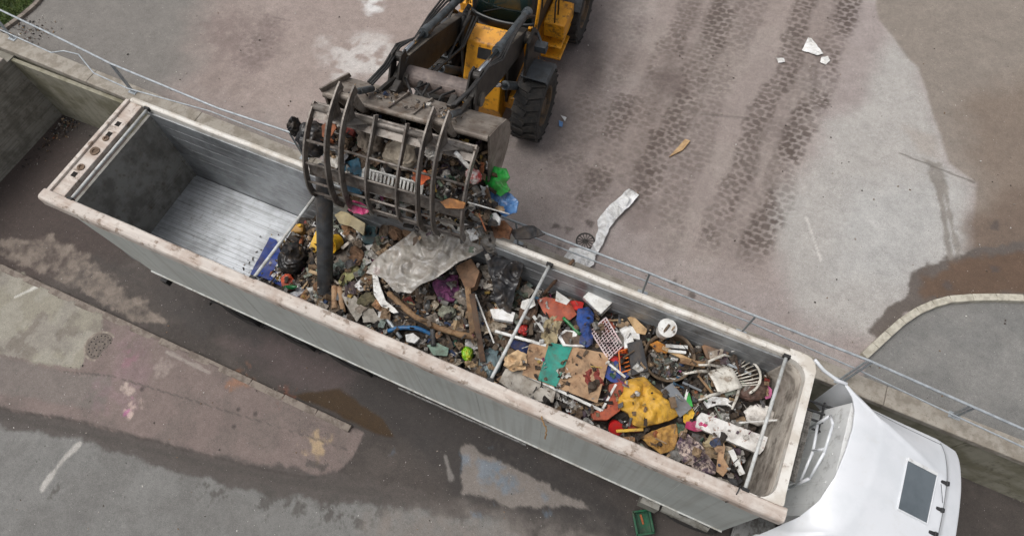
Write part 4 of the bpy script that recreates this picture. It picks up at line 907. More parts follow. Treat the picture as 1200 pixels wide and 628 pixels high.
# sheet-like things: outline traced, set on its own sloping plane, given thickness, folds and sag
def slab(name, poly, z, m, g=(0, 0), th=.02, crump=0, f=5, dome=0, cuts=0, ridged=False, parent=None, skirt=0, bevel=0, seed=None):
    seed = seed if seed is not None else random.randint(0, 999)
    cu = sum(p[0] for p in poly)/len(poly); cv = sum(p[1] for p in poly)/len(poly)
    c = P(cu, cv, z); n = np.array([-g[0], -g[1], 1.0]); pts = []
    for u, v in poly:
        d = ray(u, v); t = ((c-CAM) @ n)/(d @ n); pts.append(CAM+d*t)
    A = np.array(pts)
    bm = bmesh.new(); f_ = bm.faces.new([bm.verts.new(p) for p in pts]); bm.normal_update()
    if f_.normal.z < 0: f_.normal_flip()
    bmesh.ops.triangulate(bm, faces=bm.faces[:])
    for k in range(cuts):
        if k < 9:
            L = sorted(e.calc_length() for e in bm.edges); lim = max(L[int(len(L)*.4)], .03)
            es = [e for e in bm.edges if e.calc_length() > (lim if k < 2 else (.03 if ridged else .05))]
            if not es: break
            bmesh.ops.subdivide_edges(bm, edges=es, cuts=1); bmesh.ops.triangulate(bm, faces=[q for q in bm.faces if len(q.verts) > 3])
    if crump or dome:
        V = list(bm.verts); Xv = np.array([v.co.x for v in V]); Yv = np.array([v.co.y for v in V]); d = -psd(Xv, Yv, A[:, :2])
        for v, dd in zip(V, d):
            if ridged:
                h = 0; wx = rng_noise(v.co, f*.6, seed+11)*.9; wy = rng_noise(v.co, f*.6, seed+12)*.9
                for q_ in range(7):
                    an = seed*1.3+q_*2.4; ff = f*(.55, .8, 1.1, 1.6, 2.3, 3.2, 4.6)[q_]/2; tt = (v.co.x*math.cos(an)+v.co.y*math.sin(an))*ff+wx*(1+.3*q_)+wy*.5+q_*.37
                    h += (1.0, .9, .7, .5, .36, .26, .18)[q_]*(abs(tt-math.floor(tt)-.5)*4-1)*(.35+.65*abs(rng_noise(v.co, f*.4, seed+20+q_))*2)
                h *= .75
            else: h = rng_noise(v.co, f, seed)+.5*rng_noise(v.co, f*2.3, seed+1)
            v.co.z += crump*h*(min(1, .35+dd/.12) if ridged else 1)+dome*(1-math.exp(-max(dd, 0)/.13))
            v.co.x += crump*.3*rng_noise(v.co, f*1.7, seed+3); v.co.y += crump*.3*rng_noise(v.co, f*1.7, seed+4)
    r = bmesh.ops.extrude_face_region(bm, geom=bm.faces[:]); nv = [e for e in r['geom'] if isinstance(e, bmesh.types.BMVert)]
    dn = Vector((-g[0], -g[1], 1)).normalized()
    for v in nv: v.co -= dn*(th+skirt)
    bmesh.ops.recalc_face_normals(bm, faces=bm.faces)
    org_ = Vector((A[:, 0].mean(), A[:, 1].mean(), min(v.co.z for v in bm.verts)))
    off = wloc(parent) if parent else org_
    for v in bm.verts: v.co -= off
    me = bpy.data.meshes.new(name); bm.to_mesh(me); bm.free(); o = bpy.data.objects.new(name, me); COL.objects.link(o); me.materials.append(m)
    if parent: o.parent = parent
    else: o.location = org_
    if (crump or dome) and cuts: 
        me.shade_smooth()
        if ridged or crump: me.set_sharp_from_angle(angle=.75)
    if bevel:
        md = o.modifiers.new('bevel', 'BEVEL'); md.width = bevel; md.segments = 2; md.limit_method = 'ANGLE'
    return o
DIRS = [Vector(rng.normal(0, 1, 3)).normalized() for _ in range(23)]
def lump(name, c, size, m, rot=(0, 0, 0), amp=.18, f=2.2, ridged=True, sub=5, seed=None, neck=False, parent=None):
    seed = seed if seed is not None else random.randint(0, 999)
    bm = bmesh.new(); bmesh.ops.create_icosphere(bm, subdivisions=sub, radius=1); M = EUm(*rot)
    for v in bm.verts:
        p = v.co.copy(); h = 0; wx = rng_noise(p, f*.5, seed+1)*.8
        for q_ in range(7):
            dq = DIRS[(q_*3+seed) % len(DIRS)]; tt = p.dot(dq)*f*(.45, .6, .8, 1.1, 1.5, 2.2, 3.1)[q_]+wx*(1+.3*q_)+q_*.37
            h += (1.0, .9, .7, .5, .36, .26, .18)[q_]*(abs(tt-math.floor(tt)-.5)*4-1)*(.3+1.4*abs(rng_noise(p, f*.4, seed+20+q_)))
        k = 1+amp*.55*h+amp*.7*rng_noise(p, f*.45, seed)
        q = p*k
        if q.z < 0: q.z *= .7
        if neck:
            a = max(0, p.z-.82)/.18
            if a > 0: q.x *= 1-.75*a; q.y *= 1-.75*a; q.z += .45*a*a
        q = Vector((q.x*size[0], q.y*size[1], q.z*size[2])); v.co = (M @ q)
    zmin = min(v.co.z for v in bm.verts)
    me = bpy.data.meshes.new(name); bm.to_mesh(me); bm.free(); me.shade_smooth(); pass
    o = bpy.data.objects.new(name, me); COL.objects.link(o); me.materials.append(m); o.location = Vector(c)
    if parent: o.parent = parent; o.location = Vector(c)-wloc(parent)
    return o
def boxo(name, c, size, m, rot=(0, 0, 0), bevel=.008, warp=0):
    b = MB(); M = EUm(*rot); b.box(c, size, M); o = b.build(name, m, bevel=bevel); return o
def stick(name, a, c, m, w_=.06, h=.03, r=None, bend=None, n=10, up=(0, 0, 1), jit=0):
    b = MB(); a = np.array(a); c = np.array(c)
    if r is None: b.bar(a, c, w_, h, up)
    else:
        pts = []; mids = [a]+[np.array(k) for k in (bend or [])]+[c]
        if len(mids) == 2: pts = [a+(c-a)*t for t in np.linspace(0, 1, 9)]
        else:
            for i in range(len(mids)-1):
                p0 = mids[max(i-1, 0)]; p1 = mids[i]; p2 = mids[i+1]; p3 = mids[min(i+2, len(mids)-1)]
                for t in np.linspace(0, 1, 7)[(1 if i else 0):]: pts.append(.5*((2*p1)+(-p0+p2)*t+(2*p0-5*p1+4*p2-p3)*t*t+(-p0+3*p1-3*p2+p3)*t**3))
        if jit: pts = [p+rng.normal(0, jit, 3) for p in pts]
        rs = [r*(1+(random.uniform(-.15, .15) if jit else 0)) for _ in pts]; b.tube(pts, rs, n)
    return b.build(name, m, smooth=r is not None, bevel=0 if r else .006)
def SP(u, v, l=0): return surf(u, v, l)

mixm = mat('mixed_rubbish', (90,80,70), attr='col', rough=.75, bump=.25, scale=14, bscale=40, c3=(70,58,48), s3=10, amt3=.5)
cardm = mat('cardboard', (178,146,114), (158,124,94), 4, .9, c3=(104,76,56), s3=6, amt3=.7, thr3=(.56,.66), bump=.1)
cardd = mat('wet_cardboard', (134,104,80), (108,82,62), 5, .9, c3=(72,54,42), s3=8, amt3=.7, bump=.2)
woodm = mat('weathered_wood', (146,116,84), (112,84,58), 4, .8, c3=(76,58,42), s3=10, amt3=.6, bump=.3, wave=((1,1,1), 12, .4, (168,140,106)))
woodp = mat('pale_wood', (196,164,122), (168,136,96), 5, .8, c3=(120,90,62), s3=12, amt3=.5, bump=.2)
woodk = mat('dark_wood', (92,68,48), (68,50,38), 5, .7, c3=(120,92,66), s3=12, amt3=.4, bump=.2)
whitep = mat('white_plastic', (226,226,222), (208,206,200), 4, .4, c3=(140,126,110), s3=9, amt3=.6, thr3=(.57,.68), bump=.05)
foam = mat('white_foam', (234,234,232), (220,218,212), 8, .9, c3=(160,150,138), s3=12, amt3=.5, bump=.15)
chair_m = mat('chair_plastic', (220,216,206), (196,190,178), 5, .45, c3=(120,102,84), s3=10, amt3=.7, thr3=(.52,.64), bump=.05)
greyp = mat('grey_board', (122,126,130), (108,112,116), 3, .5, c3=(150,150,148), s3=12, amt3=.4)
bagk = mat('black_bag', (30,30,32), (42,42,44), 5, .35, bump=.25, bscale=14, c3=(84,80,76), s3=16, amt3=.3)
blueb = mat('blue_tarp', (34,62,138), (28,52,118), 4, .5, c3=(70,84,120), s3=9, amt3=.4, bump=.12)
bluec = mat('blue_cloth', (38,76,146), (28,56,112), 5, .85, c3=(60,70,90), s3=12, amt3=.4, bump=.2)
yell = mat('yellow_oilcloth', (212,164,58), (190,140,44), 3, .6, c3=(130,92,44), s3=6, amt3=.55, thr3=(.54,.68), bump=.12, bscale=25)
yellp = mat('yellow_plastic', (222,176,40), (200,152,32), 4, .4, c3=(120,90,46), s3=9, amt3=.5)
rust = mat('rusty_orange', (176,84,54), (146,64,42), 5, .6, c3=(92,56,42), s3=8, amt3=.6, bump=.12)
red = mat('red_plastic', (196,34,34), (168,28,30), 5, .4, c3=(90,40,36), s3=10, amt3=.4)
orange = mat('orange_plastic', (224,118,28), (204,100,24), 5, .4, c3=(120,70,36), s3=10, amt3=.4)
green = mat('green_plastic', (28,128,72), (22,106,60), 5, .35, c3=(50,80,56), s3=10, amt3=.4)
lime = mat('bright_green_film', (44,182,70), (34,140,56), 5, .5, bump=.2)
teal = mat('teal_tape', (42,146,128), (36,124,110), 5, .35, c3=(110,120,100), s3=8, amt3=.45, bump=.05)
tealf = mat('dark_teal_fabric', (58,84,88), (44,64,70), 5, .85, bump=.2)
khaki = mat('khaki_cloth', (172,158,126), (146,132,102), 5, .85, c3=(110,94,72), s3=9, amt3=.6, bump=.2)
olive = mat('olive_bag', (164,160,108), (140,138,92), 5, .6, c3=(110,104,72), s3=9, amt3=.5, bump=.2)
mag = mat('magenta_foil', (182,36,96), (150,28,78), 6, .35, c3=(220,150,180), s3=14, amt3=.4)
purp = mat('purple_fabric', (122,64,106), (74,44,70), 7, .85, c3=(190,110,160), s3=18, amt3=.6, bump=.2)
patt = mat('patterned_fabric', (196,178,166), (92,70,92), 9, .85, c3=(58,46,60), s3=16, amt3=.9, thr3=(.48,.56), bump=.2)
GRIME = .25
film = mat('dusty_plastic_film', (186,181,172), (146,137,126), 3, .3, c3=(214,212,208), s3=6, amt3=.65, thr3=(.5,.6), bump=.35, bscale=12, coat=.25, alpha=.6, wave=((1,3,1), 4, .5, (122,110,96)))
GRIME = .6
filmw = mat('white_plastic_strip', (236,236,236), (222,222,220), 6, .4, c3=(164,160,154), s3=12, amt3=.4, bump=.3, alpha=.86)
greyc = mat('grey_sheet', (172,166,156), (150,144,134), 5, .7, c3=(110,102,92), s3=9, amt3=.5, bump=.2)
bluep = mat('blue_hose_plastic', (46,116,170), (36,96,146), 6, .4, c3=(80,90,96), s3=12, amt3=.4)
pipem = mat('grey_black_pipe', (74,76,78), (52,53,55), 3, .45, c3=(110,104,96), s3=7, amt3=.45, bump=.06)
lblue = mat('pale_blue_film', (92,138,190), (70,112,168), 5, .35, c3=(180,200,220), s3=9, amt3=.6, bump=.2)

# --- the uncountable mass: heap surface and small scraps
PAL = [((70,58,48),9),((96,80,64),8),((52,46,42),9),((38,36,36),8),((128,106,82),6),((160,136,108),5),((206,202,194),3.5),((176,172,166),4),((130,128,124),5),((92,92,94),4),((226,226,224),2.8),((136,56,48),1.0),((160,96,60),1.2),((48,68,104),.9),((58,96,122),.5),((44,84,66),.6),((84,112,92),.8),((180,152,80),.7),((136,66,104),.3),((112,126,110),1.5),((84,70,80),2)]
PC = [lin(p[0]) for p in PAL]; PW = np.array([p[1] for p in PAL], float); PW /= PW.sum()
def scrap(b, c, s):
    col = PC[rng.choice(len(PC), p=PW)]; g = random.uniform(.75, 1.2); col = tuple(min(.85, k*g) for k in col); t = random.random()
    M = EUm(random.gauss(0, .6), random.gauss(0, .6), random.uniform(0, 6.3)); c = Vector(c)
    if t < .62:      # crumpled flake
        n = 3; rows = []
        wd, ln = s*random.uniform(.4, 1), s*random.uniform(.7, 1.5); cz = s*random.uniform(.1, .45)
        for i in range(n+1): rows.append([c+M @ Vector(((i/n-.5)*ln+random.gauss(0, ln*.06), (j/n-.5)*wd+random.gauss(0, wd*.08), random.gauss(0, cz*.35))) for j in range(n+1)])
        b.grid(rows, col)
    elif t < .75: b.box(c, (s*random.uniform(.8, 1.6), s*random.uniform(.3, .7), s*random.uniform(.1, .5)), M, col)
    elif t < .88:    # splinter or rod
        d = M @ Vector((s*random.uniform(1, 2.2), 0, 0)); b.bar(c-d/2, c+d/2, s*random.uniform(.08, .2), s*random.uniform(.06, .14), col=col)
    elif t < .94: 
        d = M @ Vector((s*.6, 0, 0)); r = s*random.uniform(.15, .3); b.tube([c-d, c-d*.5, c+d*.4, c+d*.6, c+d*.9], [r*.9, r, r, r*.4, r*.35], 8, col)
    else:
        n = 6; rows = []
        for i in range(1, 5):
            a = PI*i/5; rows.append([c+M @ Vector((s*.5*math.sin(a)*math.cos(2*PI*j/n)*random.uniform(.7, 1.2), s*.5*math.sin(a)*math.sin(2*PI*j/n)*random.uniform(.7, 1.2), s*.4*math.cos(a))) for j in range(n)])
        b.grid(rows, col, closed=True); b.add(rows[0], [tuple(range(n))], col); b.add(rows[-1], [tuple(range(n))], col)
# --- single things in the front of the trailer
def card(): pass
CB = [(623,401),(640,399),(720,420),(707,470),(699,476),(612,441)]
o = slab('cardboard_sheet', [(620,403),(640,400),(712,414),(713,424),(700,472),(612,439)], 3.12, cardm, g=(.03, -.05), th=.012, crump=.012, f=2, cuts=6, seed=4); fin(o, 'large flat sheet of brown cardboard with a wide teal tape band across it', 'cardboard')
slab('tape_band', [(644,401),(671,406),(652,453),(630,445)], 3.137, teal, g=(.03, -.05), th=.004, crump=.012, f=2, cuts=6, seed=4, parent=o)
fin(stick('white_strip', P(616,439,3.1), P(705,481,3.1), whitep, .05, .03), 'long white plastic strip lying along the near edge of the teal taped cardboard', 'strip')
fin(stick('white_strip', P(705,481,3.1), P(722,450,3.12), whitep, .04, .02), 'short white strip leaning from the corner of the taped cardboard towards the rusty duct', 'strip')
fin(slab('pale_board', [(592,432),(606,430),(652,456),(648,471),(615,468),(585,447)], 3.02, mat('pale_board', (190,184,174), (166,158,146), 3, .85, c3=(120,108,96), s3=6, amt3=.6), th=.06, crump=.02, f=3, cuts=5), 'pale grey weathered board on the near rim side below the taped cardboard', 'board')
fin(slab('kraft_paper', [(592,418),(606,410),(617,415),(617,432),(600,435),(590,428)], 3.16, mat('kraft_paper', (206,176,138), (180,150,114), 5, .9), th=.01, crump=.06, f=7, cuts=5, ridged=True), 'crumpled tan paper beside the left end of the taped cardboard', 'paper')
fin(boxo('white_appliance', SP(700,352,.3), (.42,.3,.3), whitep, (.25,.2,-.35), .02), 'small white boxy appliance lying against the far side of the trailer', 'appliance')
ap = ITEMS[-1]; b = MB(); cpt = np.array(ap.location)
M = EUm(.25,.2,-.35); e = M @ Vector((.215,0,0)); b.tube([Vector(cpt)+Vector((0,0,.17))+e*.98, Vector(cpt)+Vector((0,0,.17))+e*1.06], .13, 24); b.build('round_end', greyc, ap)
fin(slab('red_metal_tray', [(629,352),(640,348),(668,354),(676,368),(668,375),(648,376),(637,366)], 3.14, rust, g=(.1, .2), th=.02, crump=.03, f=4, cuts=5, dome=.03), 'rusty red bent sheet metal lying right of the second cross bar', 'sheet metal')
fin(slab('white_paper_scrap', [(652,340),(668,352),(664,357),(651,352)], 3.2, whitep, th=.01, crump=.02, f=6, cuts=3), 'pointed white scrap standing above the rusty red sheet metal', 'scrap')
fin(slab('blue_cloth', [(677,362),(690,359),(696,368),(694,385),(695,402),(688,406),(679,402),(680,388),(675,374)], 3.2, bluec, th=.05, crump=.05, f=6, cuts=6, dome=.1, ridged=True), 'crumpled blue cloth between the red sheet metal and the grid rack', 'cloth')
fin(slab('khaki_cloth', [(637,378),(650,366),(661,372),(656,386),(652,402),(640,404),(634,394)], 3.1, khaki, th=.04, crump=.05, f=6, cuts=6, dome=.07, ridged=True), 'crumpled khaki cloth in front of the red sheet metal', 'cloth')
def tray(name, poly, z, m, m2, label, h=.07):
    o = slab(name, poly, z, m, th=h, bevel=.006); fin(o, label, 'tray')
    c = np.mean(poly, 0); slab('filling', [tuple(c+(np.array(p)-c)*.78) for p in poly], z+.006, m2, th=.01, crump=.015, f=8, cuts=4, parent=o)
tray('foam_tray', [(653,392),(662,386),(686,389),(689,398),(685,406),(660,405)], 3.17, foam, mat('brown_dirt', (112,96,82), (84,70,60), 9, .9, bump=.4), 'white foam tray filled with brown dirt at the top edge of the taped cardboard')
# grid rack
b = MB(); q = [P(692,388,3.2), P(710,372,3.26), P(730,405,3.16), P(713,421,3.1)]
for i in range(4): b.tube([q[i], q[(i+1) % 4]], .013, 8)
for t in np.linspace(.08, .92, 11): b.tube([q[0]+(q[3]-q[0])*t, q[1]+(q[2]-q[1])*t], .007, 6)
for t in np.linspace(.15, .85, 5): b.tube([q[0]+(q[1]-q[0])*t, q[3]+(q[2]-q[3])*t], .007, 6)
fin(b.build('grid_rack', mat('rack_plastic', (222,206,206), (206,178,178), 6, .5)), 'white and pink slatted grid rack tilted beside the blue cloth', 'rack')
fin(slab('red_board', [(713,421),(731,404),(737,410),(722,425)], 3.05, red, th=.02), 'thin red strip panel under the lower end of the grid rack', 'panel')
fin(slab('terracotta_tile', [(693,379),(716,373),(722,384),(708,392),(697,390)], 3.08, rust, th=.02), 'terracotta panel poking out behind the upper end of the grid rack', 'panel')
fin(slab('white_foam_piece', [(726,386),(736,380),(749,386),(750,398),(742,396),(744,406),(732,408),(731,394)], 3.24, foam, th=.06, bevel=.006), 'jagged white foam piece between the grid rack and the black case', 'foam')
fin(slab('tan_board', [(735,372),(742,370),(759,386),(756,392),(746,390)], 3.26, woodp, g=(.1,.1), th=.03, bevel=.004), 'splintered tan board standing beside the jagged white foam', 'board')
fin(slab('black_case', [(735,402),(752,397),(760,434),(741,440)], 3.24, mat('black_case', (48,48,50), (38,38,40), 4, .5, c3=(80,78,76), s3=12, amt3=.3), g=(-.05,.1), th=.1, bevel=.01), 'flat black case leaning left of the big round tub', 'case')
# orange crate
def crate(name, q, h, m, label, n=5):
    b = MB(); q = [np.array(k) for k in q]; dn = np.array([0, 0, -h])
    for i in range(4):
        a, c = q[i], q[(i+1) % 4]; b.bar(a, c, .02, .03); b.bar(a+dn, c+dn, .02, .03)
        for t in np.linspace(.0, 1, n): b.bar(a+(c-a)*t, a+(c-a)*t+dn, .02, .012)
    for t in np.linspace(.1, .9, n): b.bar(q[0]+dn+(q[3]-q[0])*t, q[1]+dn+(q[2]-q[1])*t, .02, .012)
    o = b.build(name, m); return fin(o, label, 'crate')
crate('orange_crate', [P(725,412,3.18), P(738,408,3.18), P(742,432,3.12), P(727,437,3.12)], .14, orange, 'small orange slatted plastic crate left of the black case')
fin(slab('blue_board', [(708,430),(722,422),(738,440),(728,450),(716,447),(707,440)], 3.08, blueb, th=.02), 'flat blue panel between the taped cardboard and the orange crate', 'panel')
fin(stick('white_strip', P(711,424,3.14), P(733,442,3.14), whitep, .04, .03), 'short white strip lying across the flat blue panel', 'strip')
# bucket
def pail(name, c, r, h, m, label, rot=(0,0,0), cat='bucket', fill=None, closed=False):
    M = EUm(*rot); b = MB(); b.lathe([(0,0),(r*.82,0),(r,h),(r*1.05,h),(r*1.05,h-.02),(r*.99,h-.025)]+([] if closed else [(r*.97,h-.02)]), M, 28, c)
    if closed: b.lathe([(r*1.0,h),(0,h+.005)], M, 28, c)
    else: b.lathe([(r*.97,h),(r*.78,.02),(0,.02)], M, 28, c)
    o = b.build(name, m, origin=c); return fin(o, label, cat)
pail('white_bucket', SP(777,389,.2), .15, .3, whitep, 'white plastic bucket upside down against the far side wall', (.1,.1,0), closed=True)
# round tub
tc0 = P(784,420,3.12); M = EUm(.12, -.15, 0)
b = MB(); b.lathe([(0,-.2),(.36,-.2),(.40,.1),(.425,.12),(.43,.1),(.415,.075),(.39,-.17),(.37,-.185)][0:6], M, 48, tc0); b.lathe([(.415,.11),(.385,.08),(.35,-.17),(0,-.18)], M, 48, tc0)
tub = fin(b.build('round_tub', mat('brown_tub', (134,116,96), (100,84,68), 4, .5, .3, c3=(74,60,48), s3=9, amt3=.5), smooth=False), 'big round brown tub holding an orange mat and broken wood', 'tub')
fin(slab('speckled_cloth', [(764,412),(778,414),(796,428),(792,440),(778,441),(767,430)], 3.06, mat('speckled_cloth', (120,128,120), (78,84,80), 12, .85, c3=(170,160,140), s3=24, amt3=.7), th=.05, crump=.05, f=6, cuts=5, ridged=True, dome=.03), 'grey green speckled cloth in the bottom of the round tub', 'cloth')
fin(slab('orange_mat', [(762,403),(770,399),(783,406),(782,413),(770,412)], 3.22, mat('ochre_foam', (206,140,52), (172,110,42), 6, .8), th=.04, crump=.02, f=5, cuts=4), 'orange ochre foam mat in the round tub', 'mat')
fin(stick('pale_lath', P(776,407,3.26), P(812,424,3.24), woodp, .07, .03), 'pale wooden slat lying across the inside of the round tub', 'plank')
fin(stick('white_strip', P(780,405,3.3), P(806,407,3.3), whitep, .06, .03), 'upper white strip resting on the far rim of the round tub', 'strip')
fin(stick('white_strip', P(783,411,3.3), P(804,413,3.3), whitep, .05, .03), 'lower white strip crossing the round tub below its twin', 'strip')
fin(stick('wooden_plank', P(797,422,3.3), P(826,428,3.28), woodm, .1, .035), 'brown plank sticking out of the round tub towards the white chair', 'plank')
# cabinet piece and wire frame
cab_ = fin(slab('brown_cabinet', [(822,405),(836,400),(853,402),(856,412),(846,424),(828,420)], 3.32, mat('brown_veneer', (134,98,66), (104,76,52), 4, .6, c3=(70,52,40), s3=8, amt3=.5), g=(.15,.2), th=.14, bevel=.01), 'broken brown wooden cabinet piece behind the white chair', 'cabinet')
slab('torn_edge', [(830,412),(848,408),(846,420),(832,421)], 3.345, mat('torn_paper', (190,180,168), (150,138,124), 8, .9), g=(.15,.2), th=.01, crump=.02, f=8, cuts=3, parent=cab_)
b = MB(); q = [P(857,412,3.5), P(872,408,3.5), P(872,394,3.62), P(858,400,3.62)]
b.tube([q[0], q[1], q[2]], .008, 6); fin(b.build('wire_frame', whitep), 'thin bent white wire frame standing by the far side wall', 'wire')
# white garden chair lying on its back
chc = P(846,447,3.25); ch = thing('garden_chair', 'white plastic garden chair with slatted back lying broken on the heap', 'chair', tuple(chc))
F_ = Matrix(((.75,-.66,.1),(.62,.74,.25),(-.25,-.12,.96)))
def C(x, y, z): return chc+np.array(F_ @ Vector((x, y, z)))
b = MB(); rows = []
for i in range(7):
    t = i/6; rows.append([C(-.2+.42*t, -.21+.42*s-.0, .05+.02*math.sin(PI*s)+.06*t*t) for s in np.linspace(0, 1, 7)])
b.grid(rows); b.build('seat', chair_m, ch, smooth=True, solid=.015)
b = MB()
for k in range(9):
    a = -.85+1.7*k/8; b.tube([C(.24, .19*math.sin(a*1.2), .08), C(.42, .26*math.sin(a*1.2), .14), C(.58-.1*abs(a), .30*math.sin(a*1.2), .2)], .012, 6)
b.tube([C(.26+.34*math.cos(a), .33*math.sin(a), .1+.12*math.cos(a)) for a in np.linspace(-1.5, 1.5, 16)], .022, 8); b.build('backrest', chair_m, ch, smooth=True)
for x0, y0, x1, y1 in ((-.18,-.2,-.6,-.24), (-.18,.2,-.62,.24), (.2,-.2,-.12,-.5), (.1,.22,-.3,.34)):
    b = MB(); b.tube([C(x0, y0, .05), C((x0+x1)/2, (y0+y1)/2, .1), C(x1, y1, .06)], [.03, .024, .018], 8); b.build('leg', chair_m, ch, smooth=True)
b = MB(); b.tube([C(-.15,.24,.08), C(-.2,.3,.22), C(.1,.34,.26), C(.3,.3,.16)], .022, 8); b.build('armrest', chair_m, ch, smooth=True)
fin(slab('white_torn_foam', [(825,470),(835,464),(850,466),(860,470),(862,480),(852,474),(840,474),(830,478)], 3.24, foam, th=.05, crump=.025, f=9, cuts=4), 'ragged white torn foam strip below the white garden chair', 'foam')
fin(lump('white_bag', SP(890,486,.12), (.24,.17,.15), mat('white_bag_film', (226,222,216), (204,198,190), 4, .5, c3=(160,146,132), s3=7, amt3=.5, bump=.2, bscale=16), (0,0,.3), .14, neck=False), 'stuffed white plastic bag against the front wall of the trailer', 'bag')
fin(lump('brown_bag', SP(882,458,.08), (.25,.17,.12), mat('brown_bag', (96,72,62), (72,54,48), 5, .7, c3=(120,96,84), s3=10, amt3=.4, bump=.2), (0,0,.6), .14), 'dark brown bag between the white chair and the white bag', 'bag')
fin(slab('pink_ribbon', [(894,459),(900,452),(905,457),(903,466),(897,468)], 3.15, mat('pink_film', (222,120,170), (196,96,148), 6, .4), th=.01, crump=.04, f=9, cuts=4), 'pink film scrap between the brown bag and the front cross bar', 'scrap')
fin(slab('yellow_leaf_bag', [(905,462),(916,458),(920,466),(912,474)], 3.05, olive, th=.03, crump=.04, f=8, cuts=4), 'small olive scrap tucked into the far front corner of the trailer', 'scrap')
pl = fin(slab('white_plank', [(817,489),(822,483),(900,512),(895,527),(890,532),(815,500)], 3.2, mat('chipped_white_board', (222,220,216), (204,200,194), 4, .6, c3=(132,82,56), s3=10, amt3=.85, thr3=(.58,.64)), g=(.0,.1), th=.1, crump=.012, f=10, cuts=5), 'thick chipped white plank with rusty broken edges below the white bag', 'plank')
fin(stick('white_strip', P(856,527,3.12), P(870,556,3.1), whitep, .09, .05), 'white channel strip standing upright near the front of the near rim', 'strip')
fin(slab('tan_board_piece', [(833,513),(846,511),(850,524),(848,536),(855,548),(847,558),(839,552),(841,535)], 3.2, cardm, g=(.2,.0), th=.03, crump=.012, f=4, cuts=4), 'torn tan fibreboard piece between the patterned fabric and the white channel strip', 'board')
fin(slab('thin_rod', [(866,494),(925,490),(925,492),(866,496)], 3.35, whitep, th=.012), 'thin white rod poking out past the front cross bar', 'rod')
# yellow oilcloth, lower yellow crumple, grey board, duct
fin(slab('yellow_oilcloth', [(733,446),(744,443),(755,441),(763,449),(775,459),(787,470),(797,485),(785,492),(768,496),(753,501),(742,497),(736,484),(727,478),(724,468),(731,458)], 3.16, yell, th=.06, crump=.06, f=3.2, cuts=8, dome=.13, ridged=True, seed=21), 'big crumpled yellow oilcloth lying in the middle of the front heap', 'tarpaulin')
fin(slab('yellow_paper', [(750,512),(764,505),(778,500),(792,495),(795,510),(790,526),(775,532),(762,522)], 3.02, mat('ochre_wrapping', (188,144,76), (146,108,58), 7, .8, c3=(112,88,62), s3=12, amt3=.7), th=.04, crump=.06, f=6, cuts=7, dome=.04, ridged=True), 'crumpled ochre wrapping at the near rim below the yellow oilcloth', 'wrapping')
fin(stick('yellow_lath', P(722,505,3.1), P(754,503,3.12), yellp, .05, .02), 'narrow yellow lath beside the red pot below the yellow oilcloth', 'lath')
fin(slab('grey_board', [(774,457),(788,448),(811,478),(797,489)], 3.2, greyp, g=(.05,.05), th=.03, bevel=.004), 'flat grey board at the right edge of the yellow oilcloth', 'board')
fin(slab('yellow_card', [(800,480),(808,470),(814,484),(808,500),(801,494)], 3.15, yellp, th=.01, crump=.02, f=6, cuts=3), 'bent yellow card right of the flat grey board', 'card')
fin(slab('green_label_card', [(802,462),(808,460),(812,476),(806,476)], 3.2, lime, th=.01), 'narrow green and white card above the bent yellow card', 'card')
b = MB(); 
q = [P(720,448,3.1), P(729,446,3.14), P(726,480,3.06), P(716,482,3.02)]
dct = fin(slab('rusty_duct', [(714,450),(730,446),(732,458),(728,480),(712,492),(695,492),(693,482),(712,478)], 3.1, rust, g=(-.1,.05), th=.12, bevel=.01), 'rusty orange bent duct between the taped cardboard and the yellow oilcloth', 'duct')
def ball(name, c, r, m, label, cat): 
    b = MB(); b.lathe([(r*math.sin(a), r*math.cos(a)) for a in np.linspace(.02, PI-.02, 14)], None, 24, c); return fin(b.build(name, m, smooth=True), label, cat)
pail('red_pot', SP(720,498,.0), .12, .16, red, 'red plastic pot below the rusty duct', (.5,.3,0), 'pot', closed=True)
ball('white_ball', SP(733,497,.06), .06, foam, 'white foam ball next to the red pot', 'ball')
fin(slab('dark_red_cloth', [(736,495),(752,499),(750,506),(736,506)], 3.02, mat('dark_red', (140,40,34), (110,30,28), 6, .8), th=.03, crump=.03, f=8, cuts=4), 'dark red cloth under the yellow oilcloth beside the white ball', 'cloth')
fin(slab('patterned_fabric', [(793,520),(800,505),(812,512),(822,522),(832,536),(840,548),(838,556),(820,552),(800,540)], 3.05, patt, th=.08, crump=.06, f=6, cuts=7, dome=.08, ridged=True), 'crumpled white and purple patterned fabric at the near rim', 'fabric')
fin(slab('magenta_packet', [(804,494),(818,493),(830,498),(828,504),(814,505),(803,501)], 3.18, mag, th=.02, crump=.035, f=9, cuts=5), 'shiny magenta packet left of the thick white plank', 'packet')
fin(lump('grey_bundle', SP(838,516,.05), (.1,.2,.07), khaki, (0,0,-.8), .2), 'beige rolled bundle left of the torn tan fibreboard', 'bundle')
fin(lump('red_bag', SP(614,387,.05), (.1,.09,.08), red, (0,.2,.5), .22), 'small crumpled red bag just right of the second cross bar', 'bag')
fin(stick('white_rod', P(580,388,3.1), P(640,405,3.1), whitep, .05, .04), 'long white batten passing under the second cross bar', 'batten')
fin(stick('white_rod', P(625,370,3.2), P(640,392,3.12), whitep, .05, .04), 'short white batten leaning between the khaki cloth and the cross bar', 'batten')
fin(slab('white_foam_piece', [(574,362),(588,361),(604,366),(601,377),(578,373)], 3.08, foam, th=.1, bevel=.01), 'white foam block behind the second cross bar near the black sheet', 'foam')
fin(lump('brown_sack', SP(620,365,.1), (.16,.26,.12), mat('brown_sack', (104,80,64), (78,60,50), 6, .85, c3=(60,48,42), s3=9, amt3=.6, bump=.3), (0,0,.2), .2), 'lumpy brown sack behind the second cross bar', 'sack')
